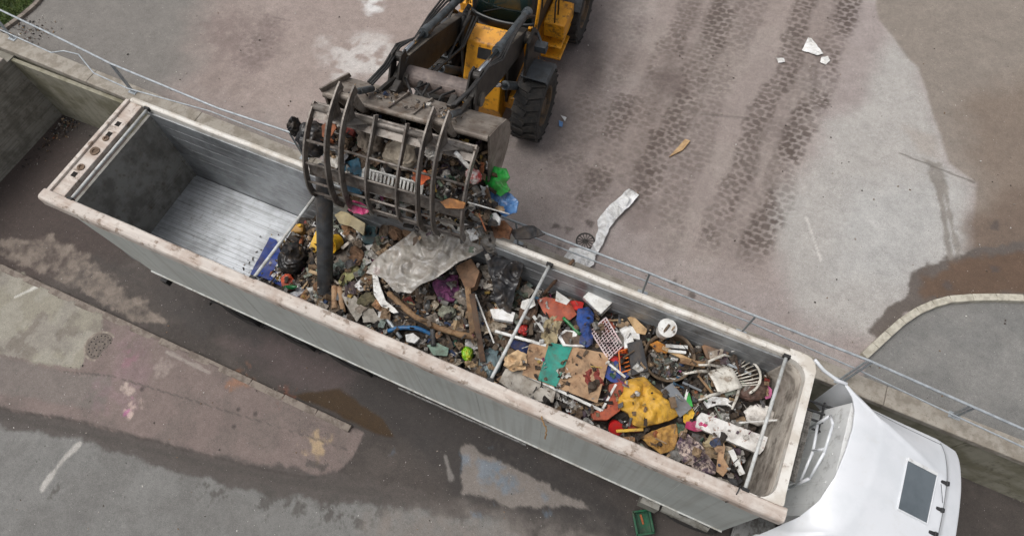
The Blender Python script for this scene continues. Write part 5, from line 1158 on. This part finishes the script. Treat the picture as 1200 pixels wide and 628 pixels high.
fin(slab('white_torn_plastic', [(612,352),(625,348),(628,358),(616,364),(610,360)], 3.24, whitep, th=.01, crump=.04, f=9, cuts=4), 'white torn plastic lying on the lumpy brown sack', 'plastic')
fin(stick('wooden_pole', P(672,305,4.05), P(637,345,3.1), woodk, r=.03), 'dark wooden pole leaning from the heap over the far rail', 'pole')
fin(lump('teal_glass_pane', SP(574,425,.06), (.2,.26,.08), mat('grey_blue_plastic', (110,128,132), (84,100,104), 5, .3), (0,0,.3), .12), 'grey blue plastic container left of the second cross bar foot', 'container')
fin(slab('blue_fabric_strip', [(600,397),(632,405),(630,414),(612,414),(598,406)], 2.98, mat('navy_cloth', (32,48,92), (26,36,70), 6, .85), th=.05, crump=.04, f=8, cuts=4), 'navy blue cloth under the long white batten', 'cloth')
fin(slab('red_cloth', [(668,352),(684,354),(682,364),(668,362)], 3.16, mat('red_cloth', (190,40,34), (150,32,28), 6, .85), th=.04, crump=.04, f=8, cuts=4), 'small red cloth between the white appliance and the red sheet metal', 'cloth')
fin(stick('green_tube', P(660,372,3.2), P(680,392,3.2), green, r=.03), 'dark green tube between the khaki and the blue cloth', 'tube')
fin(slab('brown_board', [(655,340),(685,338),(692,350),(670,352)], 3.1, woodk, g=(.2,.3), th=.03), 'dark brown board against the far wall left of the white appliance', 'board')
for k, ((u0,v0),(u1,v1),lb) in enumerate([((800,448),(822,458),'slender grey batten near the base of the round tub'),((806,456),(800,480),'thin white lath right of the yellow oilcloth'),((818,440),(836,462),'broken brown lath at the left legs of the white chair'),((852,426),(880,438),'grey metal tube behind the white chair back'),((862,420),(868,442),'dark stick standing behind the white chair')]):
    fin(stick('broken_lath', SP(u0,v0,.12), SP(u1,v1,.1), [greyp, whitep, woodm, galv, woodk][k], .04, .025), lb, 'lath')

# --- rear and middle of the heap
fin(slab('blue_tarpaulin', [(316,278),(324,281),(331,302),(331,336),(306,324),(293,321)], 1.95, blueb, g=(.1,-.05), th=.03, crump=.025, f=4, cuts=6), 'flat blue tarpaulin on the trailer floor beside the black bag', 'tarpaulin')
fin(lump('black_bag', SP(343,303,.2), (.26,.32,.25), bagk, (.0,.1,.3), .13, f=2.6, neck=True), 'full black rubbish bag on top of the blue tarpaulin', 'bag')
fin(boxo('amber_canister', SP(350,270,.14), (.26,.2,.28), mat('amber_plastic', (186,142,66), (160,116,50), 5, .4, c3=(110,84,50), s3=9, amt3=.4), (.1,.05,.5), .05), 'amber plastic canister behind the black bag', 'canister')
can = ITEMS[-1]; b = MB(); l = can.location; b.tube([(l.x+.05, l.y+.04, l.z+.28),(l.x+.05, l.y+.04, l.z+.34)], .035, 12); b.build('cap', yellp, can)
pail('yellow_bucket', SP(396,282,.05), .17, .26, yellp, 'tipped yellow bucket right of the black pipe', (.9,-.5,.2))
fin(slab('yellow_plastic_piece', [(362,290),(370,271),(378,272),(376,290),(368,296)], 2.5, yellp, g=(.2,.2), th=.05, crump=.02, f=5, cuts=4), 'yellow plastic piece left of the black pipe', 'plastic')
fin(slab('olive_bag', [(396,330),(402,320),(412,312),(420,311),(424,317),(414,326),(404,334),(397,334)], 2.72, olive, th=.06, crump=.04, f=6, cuts=6, dome=.08, ridged=True), 'long olive green bag right of the black pipe', 'bag')
fin(slab('teal_bundle', [(424,268),(432,263),(444,265),(446,282),(436,287),(425,284)], 2.75, tealf, th=.1, crump=.03, f=5, cuts=5, dome=.05, ridged=True), 'dark teal folded fabric below the grapple', 'fabric')
fin(slab('white_foam_board', [(424,289),(445,284),(447,295),(429,303)], 2.75, foam, th=.05, bevel=.004), 'square white foam board below the dark teal fabric', 'foam')
fin(slab('pale_container_lid', [(392,252),(402,246),(428,262),(426,276),(412,266),(398,262)], 2.9, mat('translucent_lid', (176,160,118), (154,138,98), 4, .35, alpha=.85), g=(.2,.3), th=.03, crump=.01, f=3, cuts=4), 'translucent yellowish lid leaning behind the black pipe', 'lid')
fin(slab('grey_mud_sheet', [(390,296),(408,290),(414,302),(404,312),(391,308)], 2.55, mat('grey_mud', (128,118,108), (100,92,84), 6, .9), th=.05, crump=.04, f=7, cuts=5), 'grey muddy cloth beside the black pipe', 'cloth')
fin(slab('red_wrapper', [(329,326),(338,316),(345,330),(340,338),(330,336)], 2.05, mat('orange_red_wrapper', (222,98,58), (190,70,40), 7, .5, c3=(232,220,210), s3=16, amt3=.5), th=.02, crump=.04, f=9, cuts=5), 'orange red wrapper at the right corner of the blue tarpaulin', 'wrapper')
def bottle(name, a, c, r, m, label):
    a = np.array(a); c = np.array(c); pts = [a+(c-a)*t for t in (0,.03,.6,.75,.82,.97,1)]; b = MB(); b.tube(pts, [r*.8,r,r,r*.55,r*.35,r*.35,r*.3], 16); o = fin(b.build(name, m, smooth=True), label, 'bottle')
    b = MB(); b.tube([c-(c-a)*.06, c+(c-a)*.01], r*.42, 12); b.build('cap', whitep, o); return o
bottle('green_bottle', SP(334,337,.06), SP(350,336,.06), .05, mat('green_glass', (30,110,60), (24,90,48), 5, .1, bump=0), 'dark green bottle at the near rim left of the black pipe')
bottle('grey_bottle', SP(500,352,.1), SP(501,368,.1), .06, mat('grey_bottle', (120,124,124), (96,98,98), 5, .3), 'small grey bottle beneath the plastic film')
fin(slab('newspaper', [(340,344),(352,336),(362,342),(358,352),(346,352)], 2.15, mat('printed_paper', (206,206,208), (150,156,176), 9, .8, c3=(90,96,120), s3=24, amt3=.6), th=.02, crump=.03, f=9, cuts=5), 'crumpled printed paper at the near rim left of the black pipe', 'paper')
for k, ((a0,a1),(c0,c1)) in enumerate([((392,334),(392,362)),((398,336),(402,366))]):
    b = MB(); b.tube([SP(a0,a1,.1), SP(c0,c1,.06)], .055, 16); o = b.build('cardboard_tube', cardm, smooth=False); fin(o, ['left of two cardboard tubes beside the foot of the black pipe','right of two cardboard tubes beside the foot of the black pipe'][k], 'tube', 'cardboard tubes by the black pipe')
fin(slab('grey_sheet', [(399,344),(408,340),(420,350),(424,368),(418,377),(408,362)], 2.78, greyc, g=(.2,-.1), th=.015, crump=.035, f=5, cuts=6, ridged=True), 'stiff grey sheet right of the cardboard tubes', 'sheet')
fin(slab('folded_grey_card', [(424,368),(432,354),(444,372),(452,374),(440,378),(426,378)], 2.8, greyc, th=.015, crump=.05, f=6, cuts=5), 'folded grey card at the near rim right of the stiff grey sheet', 'card')
fin(slab('white_plastic_trim', [(436,319),(441,317),(446,336),(452,352),(463,361),(467,366),(461,367),(446,358),(438,345)], 2.98, whitep, g=(.1,.1), th=.05, bevel=.008), 'white curved plastic trim beside the big grey film', 'trim')
fin(stick('timber_branch', P(455,343,3.02), P(556,396,2.96), woodm, r=.055, bend=[P(474,360,3.06), P(492,374,3.05), P(520,386,3.02)], jit=.006), 'long bent brown branch lying under the plastic film', 'branch')
fin(stick('blue_hose', P(455,388,2.86), P(506,392,2.84), bluep, r=.04, bend=[P(470,384,2.92), P(490,385,2.92)]), 'thick blue hose at the near rim in front of the branch', 'hose')
fin(stick('white_lath', P(557,345,3.15), P(579,402,2.95), whitep, .03, .02), 'thin white lath leaning left of the black sheet', 'lath')
fin(stick('wooden_post', P(548,336,3.3), P(554,390,2.95), woodm, .1, .08), 'brown wooden post hanging down below the plastic film', 'post')
fin(stick('wooden_post', P(553,344,3.3), P(566,424,2.85), woodk, .1, .05), 'dark narrow post leaning right of the brown wooden post', 'post')
fin(slab('brown_box', [(533,312),(552,303),(562,318),(556,336),(546,340)], 3.35, cardd, g=(.1,.2), th=.2, bevel=.006), 'wet brown cardboard box under the right end of the plastic film', 'box')
fin(slab('purple_fabric', [(506,332),(516,322),(536,322),(538,338),(532,352),(514,353)], 2.98, purp, th=.08, crump=.05, f=6, cuts=6, dome=.06, ridged=True), 'crumpled purple fabric beneath the plastic film', 'fabric')
fin(lump('grey_green_bag', SP(524,366,.08), (.16,.13,.1), mat('grey_green_bag', (136,138,122), (108,112,98), 5, .6, bump=.2), (0,0,.2), .15), 'grey green bag between the branch and the purple fabric', 'bag')
fin(lump('lime_bag', SP(548,414,.05), (.1,.14,.09), mat('lime_plastic', (120,196,40), (190,190,40), 7, .4), (.2,.3,.5), .22), 'small crumpled lime green bag at the near rim', 'bag')
fin(slab('pale_green_sheet', [(500,404),(514,402),(526,408),(524,417),(508,416)], 2.85, mat('pale_green', (128,152,136), (104,130,116), 5, .6), th=.015, crump=.025, f=7, cuts=4), 'pale green sheet at the near rim left of the lime green bag', 'sheet')
fin(slab('white_label_box', [(475,392),(484,390),(492,396),(486,402),(476,400)], 2.9, foam, th=.06, bevel=.004), 'small white carton at the near rim by the blue hose', 'carton')
fin(stick('brown_plank', P(462,352,2.9), P(484,362,2.92), woodk, .12, .05), 'short dark plank right of the white curved trim', 'plank')
fin(stick('dark_metal_tube', P(448,366,2.9), P(470,396,2.82), galv, r=.035), 'dark metal tube slanting down to the near rim', 'tube')
fin(stick('dark_metal_tube', P(507,385,2.98), P(508,405,2.85), pipem, r=.05), 'short black tube end crossed by the branch', 'tube')
fin(slab('pink_wrapper', [(438,312),(446,314),(445,322),(438,320)], 3.0, mag, th=.01, crump=.03, f=10, cuts=4), 'small magenta wrapper at the upper end of the white trim', 'wrapper')
for k, (u, v, c, lb) in enumerate([(463,272,cardd,'brown leather like bundle under the grapple'),(480,270,mat('sand_cloth', (150,120,92), (118,92,70), 6, .85),'sand coloured bundle under the middle of the grapple'),(418,300,cardd,'muddy brown bundle left of the plastic film'),(432,352,mat('olive_dark', (98,92,66), (74,70,52), 6, .85),'dark olive bundle between the grey sheet and the white trim'),(586,345,bagk,'black crumpled bag below the hanging black sheet'),(478,330,bagk,'black bag hidden under the left end of the plastic film')]):
    fin(lump('bundle', SP(u,v,.06), (.2,.14,.12), c, (0,0,random.uniform(-1,1)), .2), lb, 'bundle')
fin(slab('green_film', [(466,277),(474,274),(480,280),(472,284)], 2.85, green, th=.01, crump=.03, f=9, cuts=4), 'small dark green film under the grapple', 'film')
HEAPERS = list(ITEMS)
fin(stick('frayed_rope', P(634,488,4.01), P(639,514,3.72), mat('straw_rope', (178,146,104), (140,110,76), 9, .9), r=.012, bend=[P(637,494,4.02), P(640,503,3.9)], jit=.006), 'frayed straw coloured rope hanging over the near rail', 'rope')
fin(stick('tie_strap', P(868,568,4.02), P(850,588,3.8), bagk, r=.01, bend=[P(864,577,4.02), P(858,585,3.9)]), 'thin black strap hanging over the near rail at its front end', 'strap')
# big dusty plastic film draped out of the grapple
fin(slab('plastic_film', [(429,320),(437,306),(452,293),(470,282),(490,268),(505,262),(530,262),(547,262),(556,272),(566,292),(556,300),(540,306),(520,320),(500,331),(480,343),(464,343),(456,334),(448,326),(440,322)], 3.6, film, g=(.16,.18), th=.01, crump=.075, f=2.6, cuts=9, ridged=True, dome=.05, seed=40), 'large dusty translucent plastic film hanging out of the grapple', 'plastic film')
fin(stick('film_roll', P(550,255,4.2), P(578,292,3.7), film, r=.12, bend=[P(562,272,4.1), P(574,283,3.9)], jit=.012, n=14), 'rolled translucent plastic film at the right end of the big film', 'film roll')
fin(slab('black_sheet', [(566,292),(590,284),(618,288),(614,310),(604,340),(598,368),(586,364),(580,350),(576,330)], 3.45, bagk, g=(.0,.8), th=.02, crump=.06, f=4, cuts=7, ridged=True), 'black plastic sheet hanging down the far wall right of the grapple', 'sheet')
fin(slab('black_fabric', [(598,270),(614,265),(626,264),(639,274),(620,280),(604,280)], 4.1, mat('black_fabric', (52,52,54), (38,38,40), 6, .85), th=.03, crump=.05, f=6, cuts=6, dome=.06, ridged=True), 'black fabric draped over the far rail right of the bucket', 'fabric')
# the grapple's load, behind the bars
pp = np.array([4.93, -.52, 2.2]); pq = P(380,196,4.75)
b = MB(); b.tube([pp, pp+(pq-pp)*.5, pq], .145, 28); b.tube([pq-(pq-pp)*.02, pq+(pq-pp)*.001], .15, 28)
fin(b.build('black_pipe', pipem, smooth=False), 'thick dark grey pipe standing on end in the rubbish under the grapple', 'pipe')
GO = Vector((5.72, 5.25, YZ)); GR = RZ(math.radians(5))
def G(x, y, z): return np.array(GO+GR @ Vector((x, y, z)))
def GY(u, v, yl):
    ay = np.array([-math.sin(math.radians(5)), math.cos(math.radians(5)), 0]); d = ray(u, v); t = (yl+np.array(GO) @ ay-CAM @ ay)/(d @ ay); return CAM+d*t
fin(lump('beige_roll', GY(470,183,-3.8), (.3,.24,.26), mat('beige_canvas', (176,164,146), (142,130,114), 5, .85, c3=(110,98,84), s3=9, amt3=.5, bump=.25), (0,.2,.2), .1), 'round beige canvas roll in the middle of the grapple', 'roll')
fin(lump('grey_cloth_bundle', GY(434,163,-3.72), (.2,.24,.24), mat('taupe_cloth', (136,124,110), (98,88,78), 6, .85, bump=.25), (.3,0,.4), .22), 'wrinkled taupe cloth bundle inside the left half of the grapple', 'bundle')
fin(lump('black_bag', GY(368,165,-3.75), (.26,.3,.36), bagk, (0,0,.2), .16), 'black bag caught in the left end of the grapple', 'bag')
fin(lump('black_bag', GY(346,150,-3.6), (.08,.14,.24), bagk, (0,0,0), .2), 'black rag sticking out past the left end of the grapple', 'rag')
fin(slab('terracotta_pipe', [(377,147),(390,138),(394,150),(384,165),(377,160)], float(GY(384,152,-4.0)[2]), mat('terracotta', (160,98,66), (128,76,54), 5, .8), g=(.1,1.1), th=.03, crump=.02, f=4, cuts=4), 'terracotta coloured panel beside the black bag in the grapple', 'panel')
# white slatted crate / radiator
rc = GY(459,219,-4.3); M = Matrix.Rotation(math.radians(5), 3, 'Z') @ Matrix.Rotation(.8, 3, 'X') @ Matrix.Rotation(.06, 3, 'Y')
rt = thing('slatted_crate', 'white slatted plastic crate panel caught behind the grapple bars', 'crate', tuple(rc))
def rv(x, y, z): return Vector(rc)+M @ Vector((x, y, z))
b = MB(); b.bar(rv(-.5,.17,0), rv(.5,.17,0), .03, .05); b.bar(rv(-.5,-.17,0), rv(.5,-.17,0), .03, .05); b.bar(rv(-.5,.17,0), rv(-.5,-.17,0), .04, .04); b.bar(rv(.5,.17,0), rv(.5,-.17,0), .04, .04); b.build('frame', whitep, rt)
b = MB()
for k in range(15): x = -.46+.92*k/14; b.bar(rv(x,.165,0), rv(x,-.165,0), .036, .025)
b.build('slats', whitep, rt)
fin(slab('teal_blue_sheet', [(396,190),(420,186),(428,208),(424,228),(400,224)], float(GY(414,207,-4.25)[2]), mat('petrol_plastic', (40,84,104), (30,62,80), 5, .5), g=(.1,1.1), th=.03, crump=.05, f=5, cuts=5), 'petrol blue plastic sheet in the lower left of the grapple', 'sheet')
fin(slab('orange_film', [(482,208),(498,200),(504,210),(490,218)], float(GY(493,209,-4.25)[2]), mat('orange_film', (204,96,46), (170,74,38), 5, .5), g=(.1,1.1), th=.02, crump=.04, f=8, cuts=4), 'orange film right of the beige roll in the grapple', 'film')
fin(lump('grey_white_bag', GY(508,178,-3.8), (.14,.14,.2), mat('grey_white_film', (190,186,178), (150,146,138), 5, .5), (.3,.2,.1), .2), 'pale plastic bag right of the beige roll in the grapple', 'bag')
fin(stick('white_batten', GY(533,178,-3.9), GY(553,200,-4.0), whitep, .06, .04), 'white batten behind the upper right bars of the grapple', 'batten')
fin(slab('brown_wrapper', [(516,236),(526,233),(545,238),(543,245),(522,244)], float(GY(530,239,-4.5)[2]), mat('caramel_board', (176,122,70), (140,94,54), 5, .8), g=(.1,1.1), th=.03, crump=.03, f=7, cuts=4), 'caramel brown board in the lower right of the grapple', 'board')
fin(lump('red_white_carton', GY(555,207,-3.9), (.13,.11,.15), mat('red_white_print', (176,60,56), (206,196,190), 9, .6), (.2,.3,.1), .18), 'red and white crumpled carton at the right end of the grapple', 'carton')
fin(slab('pink_packet', [(407,237),(414,234),(431,241),(432,248),(424,252),(409,247)], 4.5, mat('pink_packet', (214,72,128), (180,50,104), 6, .4, c3=(232,200,210), s3=14, amt3=.5), g=(.1,.6), th=.03, crump=.05, f=8, cuts=5), 'pink packet dangling under the left of the grapple', 'packet')
fin(stick('white_rod', P(548,237,4.9), P(597,251,4.75), whitep, r=.012), 'thin white rod sticking out of the right end of the grapple', 'rod')
fin(slab('green_bag', [(568,203),(578,196),(593,197),(597,207),(592,214),(597,224),(586,230),(574,222),(566,212)], 4.7, lime, g=(.3,.7), th=.03, crump=.06, f=5, cuts=6, dome=.06, ridged=True), 'bright green plastic bag hanging from the right end of the bucket', 'bag')
fin(slab('blue_bag', [(573,224),(588,220),(599,227),(607,237),(605,249),(592,253),(580,246)], 4.5, lblue, g=(.3,.7), th=.03, crump=.06, f=5, cuts=6, dome=.06, ridged=True), 'blue and white plastic bag hanging below the bright green bag', 'bag')
fin(slab('brown_corrugated_board', [(556,222),(570,219),(576,240),(572,248),(560,244)], 4.6, cardd, g=(.3,.8), th=.04, crump=.02, f=5, cuts=4), 'dark corrugated board below the green bag', 'board')
fin(slab('white_carton', [(570,252),(580,249),(586,256),(584,264),(574,262)], 4.5, foam, g=(.2,.6), th=.06, bevel=.006), 'white carton falling out below the blue bag', 'carton')
fin(slab('brown_cloth', [(574,262),(590,258),(600,268),(596,280),(580,278)], 4.2, mat('rust_brown_cloth', (122,82,54), (90,60,42), 6, .85), g=(.2,.6), th=.05, crump=.06, f=6, cuts=5, ridged=True), 'rust brown cloth hanging below the white carton', 'cloth')
fin(stick('dark_plank', P(577,204,4.8), P(593,211,4.6), woodk, .06, .04), 'dark plank lying across the bright green bag', 'plank')
# loose scraps in the bucket
b = MB()
for k in range(1400):
    x = random.uniform(-1.33, 1.33); t = random.random(); y = -2.75-1.55*t+random.gauss(0, .05); z = 2.75+.5*math.sin(t*2.6)+random.uniform(-.1, .25)*(1 if t < .8 else .3); scrap(b, G(x, y, z), abs(random.gauss(.1, .05))+.03)
for k in range(260):
    x = random.uniform(-1.1, 1.45); scrap(b, G(x, random.gauss(-4.15, .16), random.uniform(2.2, 2.75)), abs(random.gauss(.08, .04))+.03)
for k in range(240): scrap(b, G(random.gauss(1.44, .12), random.gauss(-4.0, .2), random.uniform(2.3, 3.1)), abs(random.gauss(.08, .04))+.03)
for k in range(90):
    x = random.choice([random.gauss(-.5,.2), random.gauss(.25,.25), random.gauss(.6,.1)]); y = -3.1+random.uniform(-.2, .2); scrap(b, G(x, y, 3.88-.62*(y+3.1)), random.uniform(.02, .07))
tag(b.build('loose_rubbish', mixm, origin=False), 'loose small rubbish packed in the loader bucket and spilling out', 'rubbish', kind='stuff')

# --- the heap itself, resting against the undersides of the single things
bpy.context.view_layer.update()
gx = np.linspace(2.7, 12.9, 200); gy = np.linspace(-1.09, 1.09, 46); GX, GY = np.meshgrid(gx, gy, indexing='ij'); H0 = hp(GX, GY)
BT = np.full(GX.shape, np.inf); TP = np.full(GX.shape, -np.inf); dx_, dy_ = gx[1]-gx[0], gy[1]-gy[0]
SKIP = ('wooden_pole', 'wooden_post', 'white_lath', 'wire_frame', 'thin_rod', 'blue_tarpaulin', 'pale_container_lid')
for o in HEAPERS:
    if o.name.split('.')[0] in SKIP: continue
    for ob in [o]+list(o.children):
        if ob.type != 'MESH': continue
        me = ob.data; off = np.array(wloc(ob)); V = np.empty(len(me.vertices)*3); me.vertices.foreach_get('co', V); V = V.reshape(-1, 3)+off
        E_ = np.empty(len(me.edges)*2, np.int32); me.edges.foreach_get('vertices', E_); E_ = E_.reshape(-1, 2)
        pts = [V]+[V[E_[:, 0]]*(1-t)+V[E_[:, 1]]*t for t in (.2, .4, .6, .8)]+[np.array([np.mean(V[list(p.vertices)], 0) for p in me.polygons])]
        Q_ = np.concatenate(pts); ii = np.round((Q_[:, 0]-gx[0])/dx_).astype(int); jj = np.round((Q_[:, 1]-gy[0])/dy_).astype(int)
        ok = (ii >= 0) & (ii < len(gx)) & (jj >= 0) & (jj < len(gy)); np.minimum.at(BT, (ii[ok], jj[ok]), Q_[ok, 2]); np.maximum.at(TP, (ii[ok], jj[ok]), Q_[ok, 2])
has = np.isfinite(BT) & (BT < H0+.7) & (BT > H0-.8) & (BT > 1.9)
HT = np.where(has, BT-.015, H0); 
for it in range(3):
    A_ = np.pad(HT, 1, mode='edge'); sm = (A_[:-2, 1:-1]+A_[2:, 1:-1]+A_[1:-1, :-2]+A_[1:-1, 2:])/4
    HT = np.where(has, np.minimum(BT-.015, sm), sm*.6+HT*.4)
HT = np.maximum(HT, FLZ+.0)
def ht(x, y):
    i = min(max((x-gx[0])/dx_, 0), len(gx)-1.001); j = min(max((y-gy[0])/dy_, 0), len(gy)-1.001); a, c = int(i), int(j); f, g = i-a, j-c
    return (HT[a, c]*(1-f)+HT[a+1, c]*f)*(1-g)+(HT[a, c+1]*(1-f)+HT[a+1, c+1]*f)*g
def TPS(x, y): i = min(max(int(round((x-gx[0])/dx_)), 0), len(gx)-1); j = min(max(int(round((y-gy[0])/dy_)), 0), len(gy)-1); return TP[i, j]+.01
def covered(x, y): return has[min(max(int(round((x-gx[0])/dx_)), 0), len(gx)-1), min(max(int(round((y-gy[0])/dy_)), 0), len(gy)-1)]
b = MB(); GZ = HT-.05+np.where(has, 0, .1)*(fbm(GX*9, GY*9, 310, 3)-.5)*np.clip((GX-3)/1.5, 0, 1)
hc_ = fbm(GX*4, GY*4, 311, 4); vs = np.stack([GX, GY, GZ], -1).reshape(-1, 3); ny = len(gy)
b.v += [tuple(p) for p in vs]; b.f += [(i*ny+j, (i+1)*ny+j, (i+1)*ny+j+1, i*ny+j+1) for i in range(len(gx)-1) for j in range(ny-1) if GX[i, j] > 3.25]
b.hascol = True; cc = np.array(lin((52,45,40)))*(.5+.9*hc_.reshape(-1, 1)); b.c += [tuple(k) for k in cc]  # base colour darkened to paint shade into the gaps between scraps
for k in range(8200):
    x = 3.25+9.6*random.random()**.95; y = random.uniform(-1.06, 1.06); s = abs(random.gauss(.07, .04))+.022
    if x < 4.2 and random.random() > ((x-3.1)/1.1): continue
    if covered(x, y) and random.random() < .925: continue
    scrap(b, (x, y, float(TPS(x, y) if covered(x, y) else ht(x, y))+random.uniform(-.04, .05)), s)
def flake(b, c, s_):
    col = PC[rng.choice(len(PC), p=PW)]; g = random.uniform(.7, 1.15); col = tuple(min(.8, k*g) for k in col); M = EUm(random.gauss(0, .3), random.gauss(0, .3), random.uniform(0, 6.3)); c = Vector(c); n = 6; sd = random.uniform(0, 50); asp = random.uniform(.4, 1)
    t = random.random()
    if t < .6:
        rows = []
        for i in range(n+1):
            row = []
            for j in range(n+1):
                x, y = (i/n-.5)*s_, (j/n-.5)*s_*asp; p = Vector((x+random.gauss(0, s_*.02), y+random.gauss(0, s_*.02), 0)); p.z = s_*.22*(abs(mnoise.noise(Vector((x/s_*2.2+sd, y/s_*2.2, sd))))*2-.5); row.append(c+M @ p)
            rows.append(row)
        b.grid(rows, col)
    elif t < .85:
        d = M @ Vector((s_*random.uniform(.5, 1.3), 0, 0)); b.bar(c-d/2, c+d/2, random.uniform(.02, .07), random.uniform(.012, .03), col=PC[random.choice([1, 4, 5, 0, 6, 2])])
    else: b.box(c, (s_*.7, s_*random.uniform(.3, .6), s_*random.uniform(.05, .3)), M, col)
for k in range(150): a_ = random.uniform(0, 6.28); r_ = .36*math.sqrt(random.random()); scrap(b, (tc0[0]+r_*math.cos(a_), tc0[1]+r_*math.sin(a_), tc0[2]-.02+random.uniform(0, .06)), random.uniform(.03, .1))
for k in range(620):
    x = 3.5+9.3*random.random(); y = random.uniform(-1.0, 1.0); s_ = random.uniform(.12, .34)
    if covered(x, y) and random.random() < .95: continue
    if x < 4.4 and random.random() < .5: continue
    flake(b, (x, y, float(ht(x, y))+random.uniform(.0, .05)), s_)
LIGHT = [lin(c) for c in ((214,206,194),(196,186,172),(176,164,146),(160,150,138),(150,158,146),(186,160,124),(140,116,90),(204,204,200),(120,134,128),(128,112,96),(108,88,70),(164,124,88))]
PC0, PW0 = PC, PW; PC = LIGHT; PW = np.ones(len(LIGHT))/len(LIGHT)
for k in range(330):
    x = random.uniform(4.1, 9.2) if k < 240 else random.uniform(9, 12.8); y = random.uniform(-1.0, 1.0); s_ = random.uniform(.14, .4)
    if covered(x, y) and random.random() < .97: continue
    flake(b, (x, y, float(ht(x, y))+random.uniform(.02, .09)), s_)
PC, PW = PC0, PW0
for k in range(110):
    x = random.gauss(3.25, .3); y = random.uniform(-1, .6); scrap(b, (x, y, FLZ+.015), random.uniform(.015, .05))
tag(b.build('mixed_rubbish', mixm, origin=False), 'mass of small mixed scraps, dirt and litter filling the open trailer', 'rubbish', kind='stuff')

# --- things on the ground
def crate_green():
    c = P(752,613,.0); t = thing('green_crate', 'small open green plastic crate on the wet lane beside the lorry', 'crate', (c[0], c[1], .01)); M = RZ(.55)
    def V(x, y, z): return Vector((c[0], c[1], .01))+M @ Vector((x, y, z))
    w_, l_, h = .15, .2, .2; gmm = mat('green_crate', (14,86,56), (12,70,45), 6, .4, c3=(40,70,54), s3=10, amt3=.4)
    b = MB()
    for s in (-1, 1):
        b.box(V(s*w_, 0, h*.5), (.012, 2*l_, h*.8), M); b.box(V(0, s*l_, h*.5), (2*w_, .012, h*.8), M)
    b.build('walls', gmm, t, bevel=.003)
    b = MB(); b.box(V(0, 0, .01), (2*w_, 2*l_, .012), M); b.build('base', gmm, t)
    b = MB()
    for s in (-1, 1): b.bar(V(s*(w_+.01), -l_-.02, h), V(s*(w_+.01), l_+.02, h), .035, .025); b.bar(V(-w_-.025, s*(l_+.01), h), V(w_+.025, s*(l_+.01), h), .035, .025)
    b.build('rim', gmm, t, bevel=.004)
    b = MB(); b.bar(V(.02, -.02, .03), V(.0, .16, .05), .035, .02); fin(b.build('orange_scrap', mat('brown_orange', (170,96,56), (130,72,44), 6, .8)), 'orange brown scrap lying inside the green crate', 'scrap')
crate_green()
Zy = YZ+.012
o = slab('plastic_strip', [(737,221),(749,229),(733,246),(722,257),(714,268),(706,287),(698,300),(690,296),(697,283),(701,268),(700,258),(712,243)], Zy+.1, filmw, th=.004, crump=.05, f=5, cuts=8, ridged=True); fin(o, 'long pale plastic strip lying curved across the yard near the drain', 'plastic strip')
o = slab('plastic_film_scrap', [(668,290),(685,291),(698,300),(696,310),(690,314),(676,308),(660,302)], Zy+.1, filmw, th=.004, crump=.035, f=6, cuts=8, ridged=True); fin(o, 'crumpled clear plastic film between the drain and the handrail', 'film')
fin(slab('white_paper', [(947,44),(951,45),(965,63),(958,65),(940,59)], Zy+.03, foam, th=.004, crump=.015, f=8, cuts=4), 'triangular white paper sheet on the yard beside the tyre tracks', 'paper')
fin(slab('white_paper', [(963,67),(970,66),(973,71),(967,76),(961,72)], Zy+.03, foam, th=.004, crump=.03, f=12, cuts=4), 'small crumpled white paper next to the triangular paper sheet', 'paper')
fin(slab('wood_splinter', [(784,184),(803,163),(809,165),(800,176)], Zy+.04, woodp, th=.03, crump=.008, f=8, cuts=3), 'pale wooden splinter lying on the tyre tracks in the yard', 'splinter')
fin(slab('paper_scrap', [(910,68),(919,68),(920,73),(912,74)], Zy+.02, foam, th=.004, crump=.015, f=12, cuts=3), 'small white scrap on the yard left of the triangular paper sheet', 'paper')
fin(slab('blue_scrap', [(655,141),(660,143),(659,149),(655,148)], Zy+.02, lblue, th=.004, crump=.015, f=12, cuts=3), 'light blue scrap on the yard right of the loader wheel', 'scrap')
fin(slab('clear_film', [(657,135),(664,138),(662,142)], Zy+.02, filmw, th=.004, crump=.015, f=12, cuts=3), 'tiny clear film scrap above the light blue scrap', 'film')
b = MB()
for k in range(420):
    u, v = random.uniform(-60, 1260), random.uniform(-40, 480); p = P(u, v, YZ)
    if p[1] < float(yw(p[0]))+.5: continue
    t = random.random(); col = lin(random.choice([(214,210,204),(200,196,190),(70,60,54),(58,52,48),(120,96,74),(60,52,46),(150,140,130)])); s = random.uniform(.008, .026)
    b.box((p[0], p[1], YZ+.012), (s*random.uniform(.7, 2), s, s*.5), RZ(random.uniform(0, 3)), col)
for k in range(150):
    u = random.uniform(0, 700); v = random.uniform(300, 628); p = P(u, v, 0)
    if p[1] > -1.3 or p[0] < -5.5: continue
    col = lin(random.choice([(214,210,204),(70,60,54),(48,44,42),(120,96,74),(150,140,130)])); s = random.uniform(.008, .022)
    b.box((p[0], p[1], float(lz(p[0]))+(.1 if p[1] < -2.2 and p[0] < 5.5 else .012)), (s*random.uniform(.7, 2), s, s*.5), RZ(random.uniform(0, 3)), col)
for k in range(170):   # debris swept into the corner of the lane
    x = -5.8+abs(random.gauss(0, .3)); y = 2.1-abs(random.gauss(0, .9 if k % 2 else .3)); col = PC[rng.choice(len(PC), p=PW)]; s = random.uniform(.02, .07)
    scrap(b, (x, y, float(lz(x))+.02), s)
for k in range(130):
    p = P(random.gauss(38, 14), random.gauss(36, 7), YZ); scrap(b, (p[0], max(p[1], float(yw(p[0]))+.5), YZ+.02), random.uniform(.015, .05))
tag(b.build('litter', mixm, origin=False), 'tiny bits of grit and litter scattered over the ground', 'litter', kind='stuff')
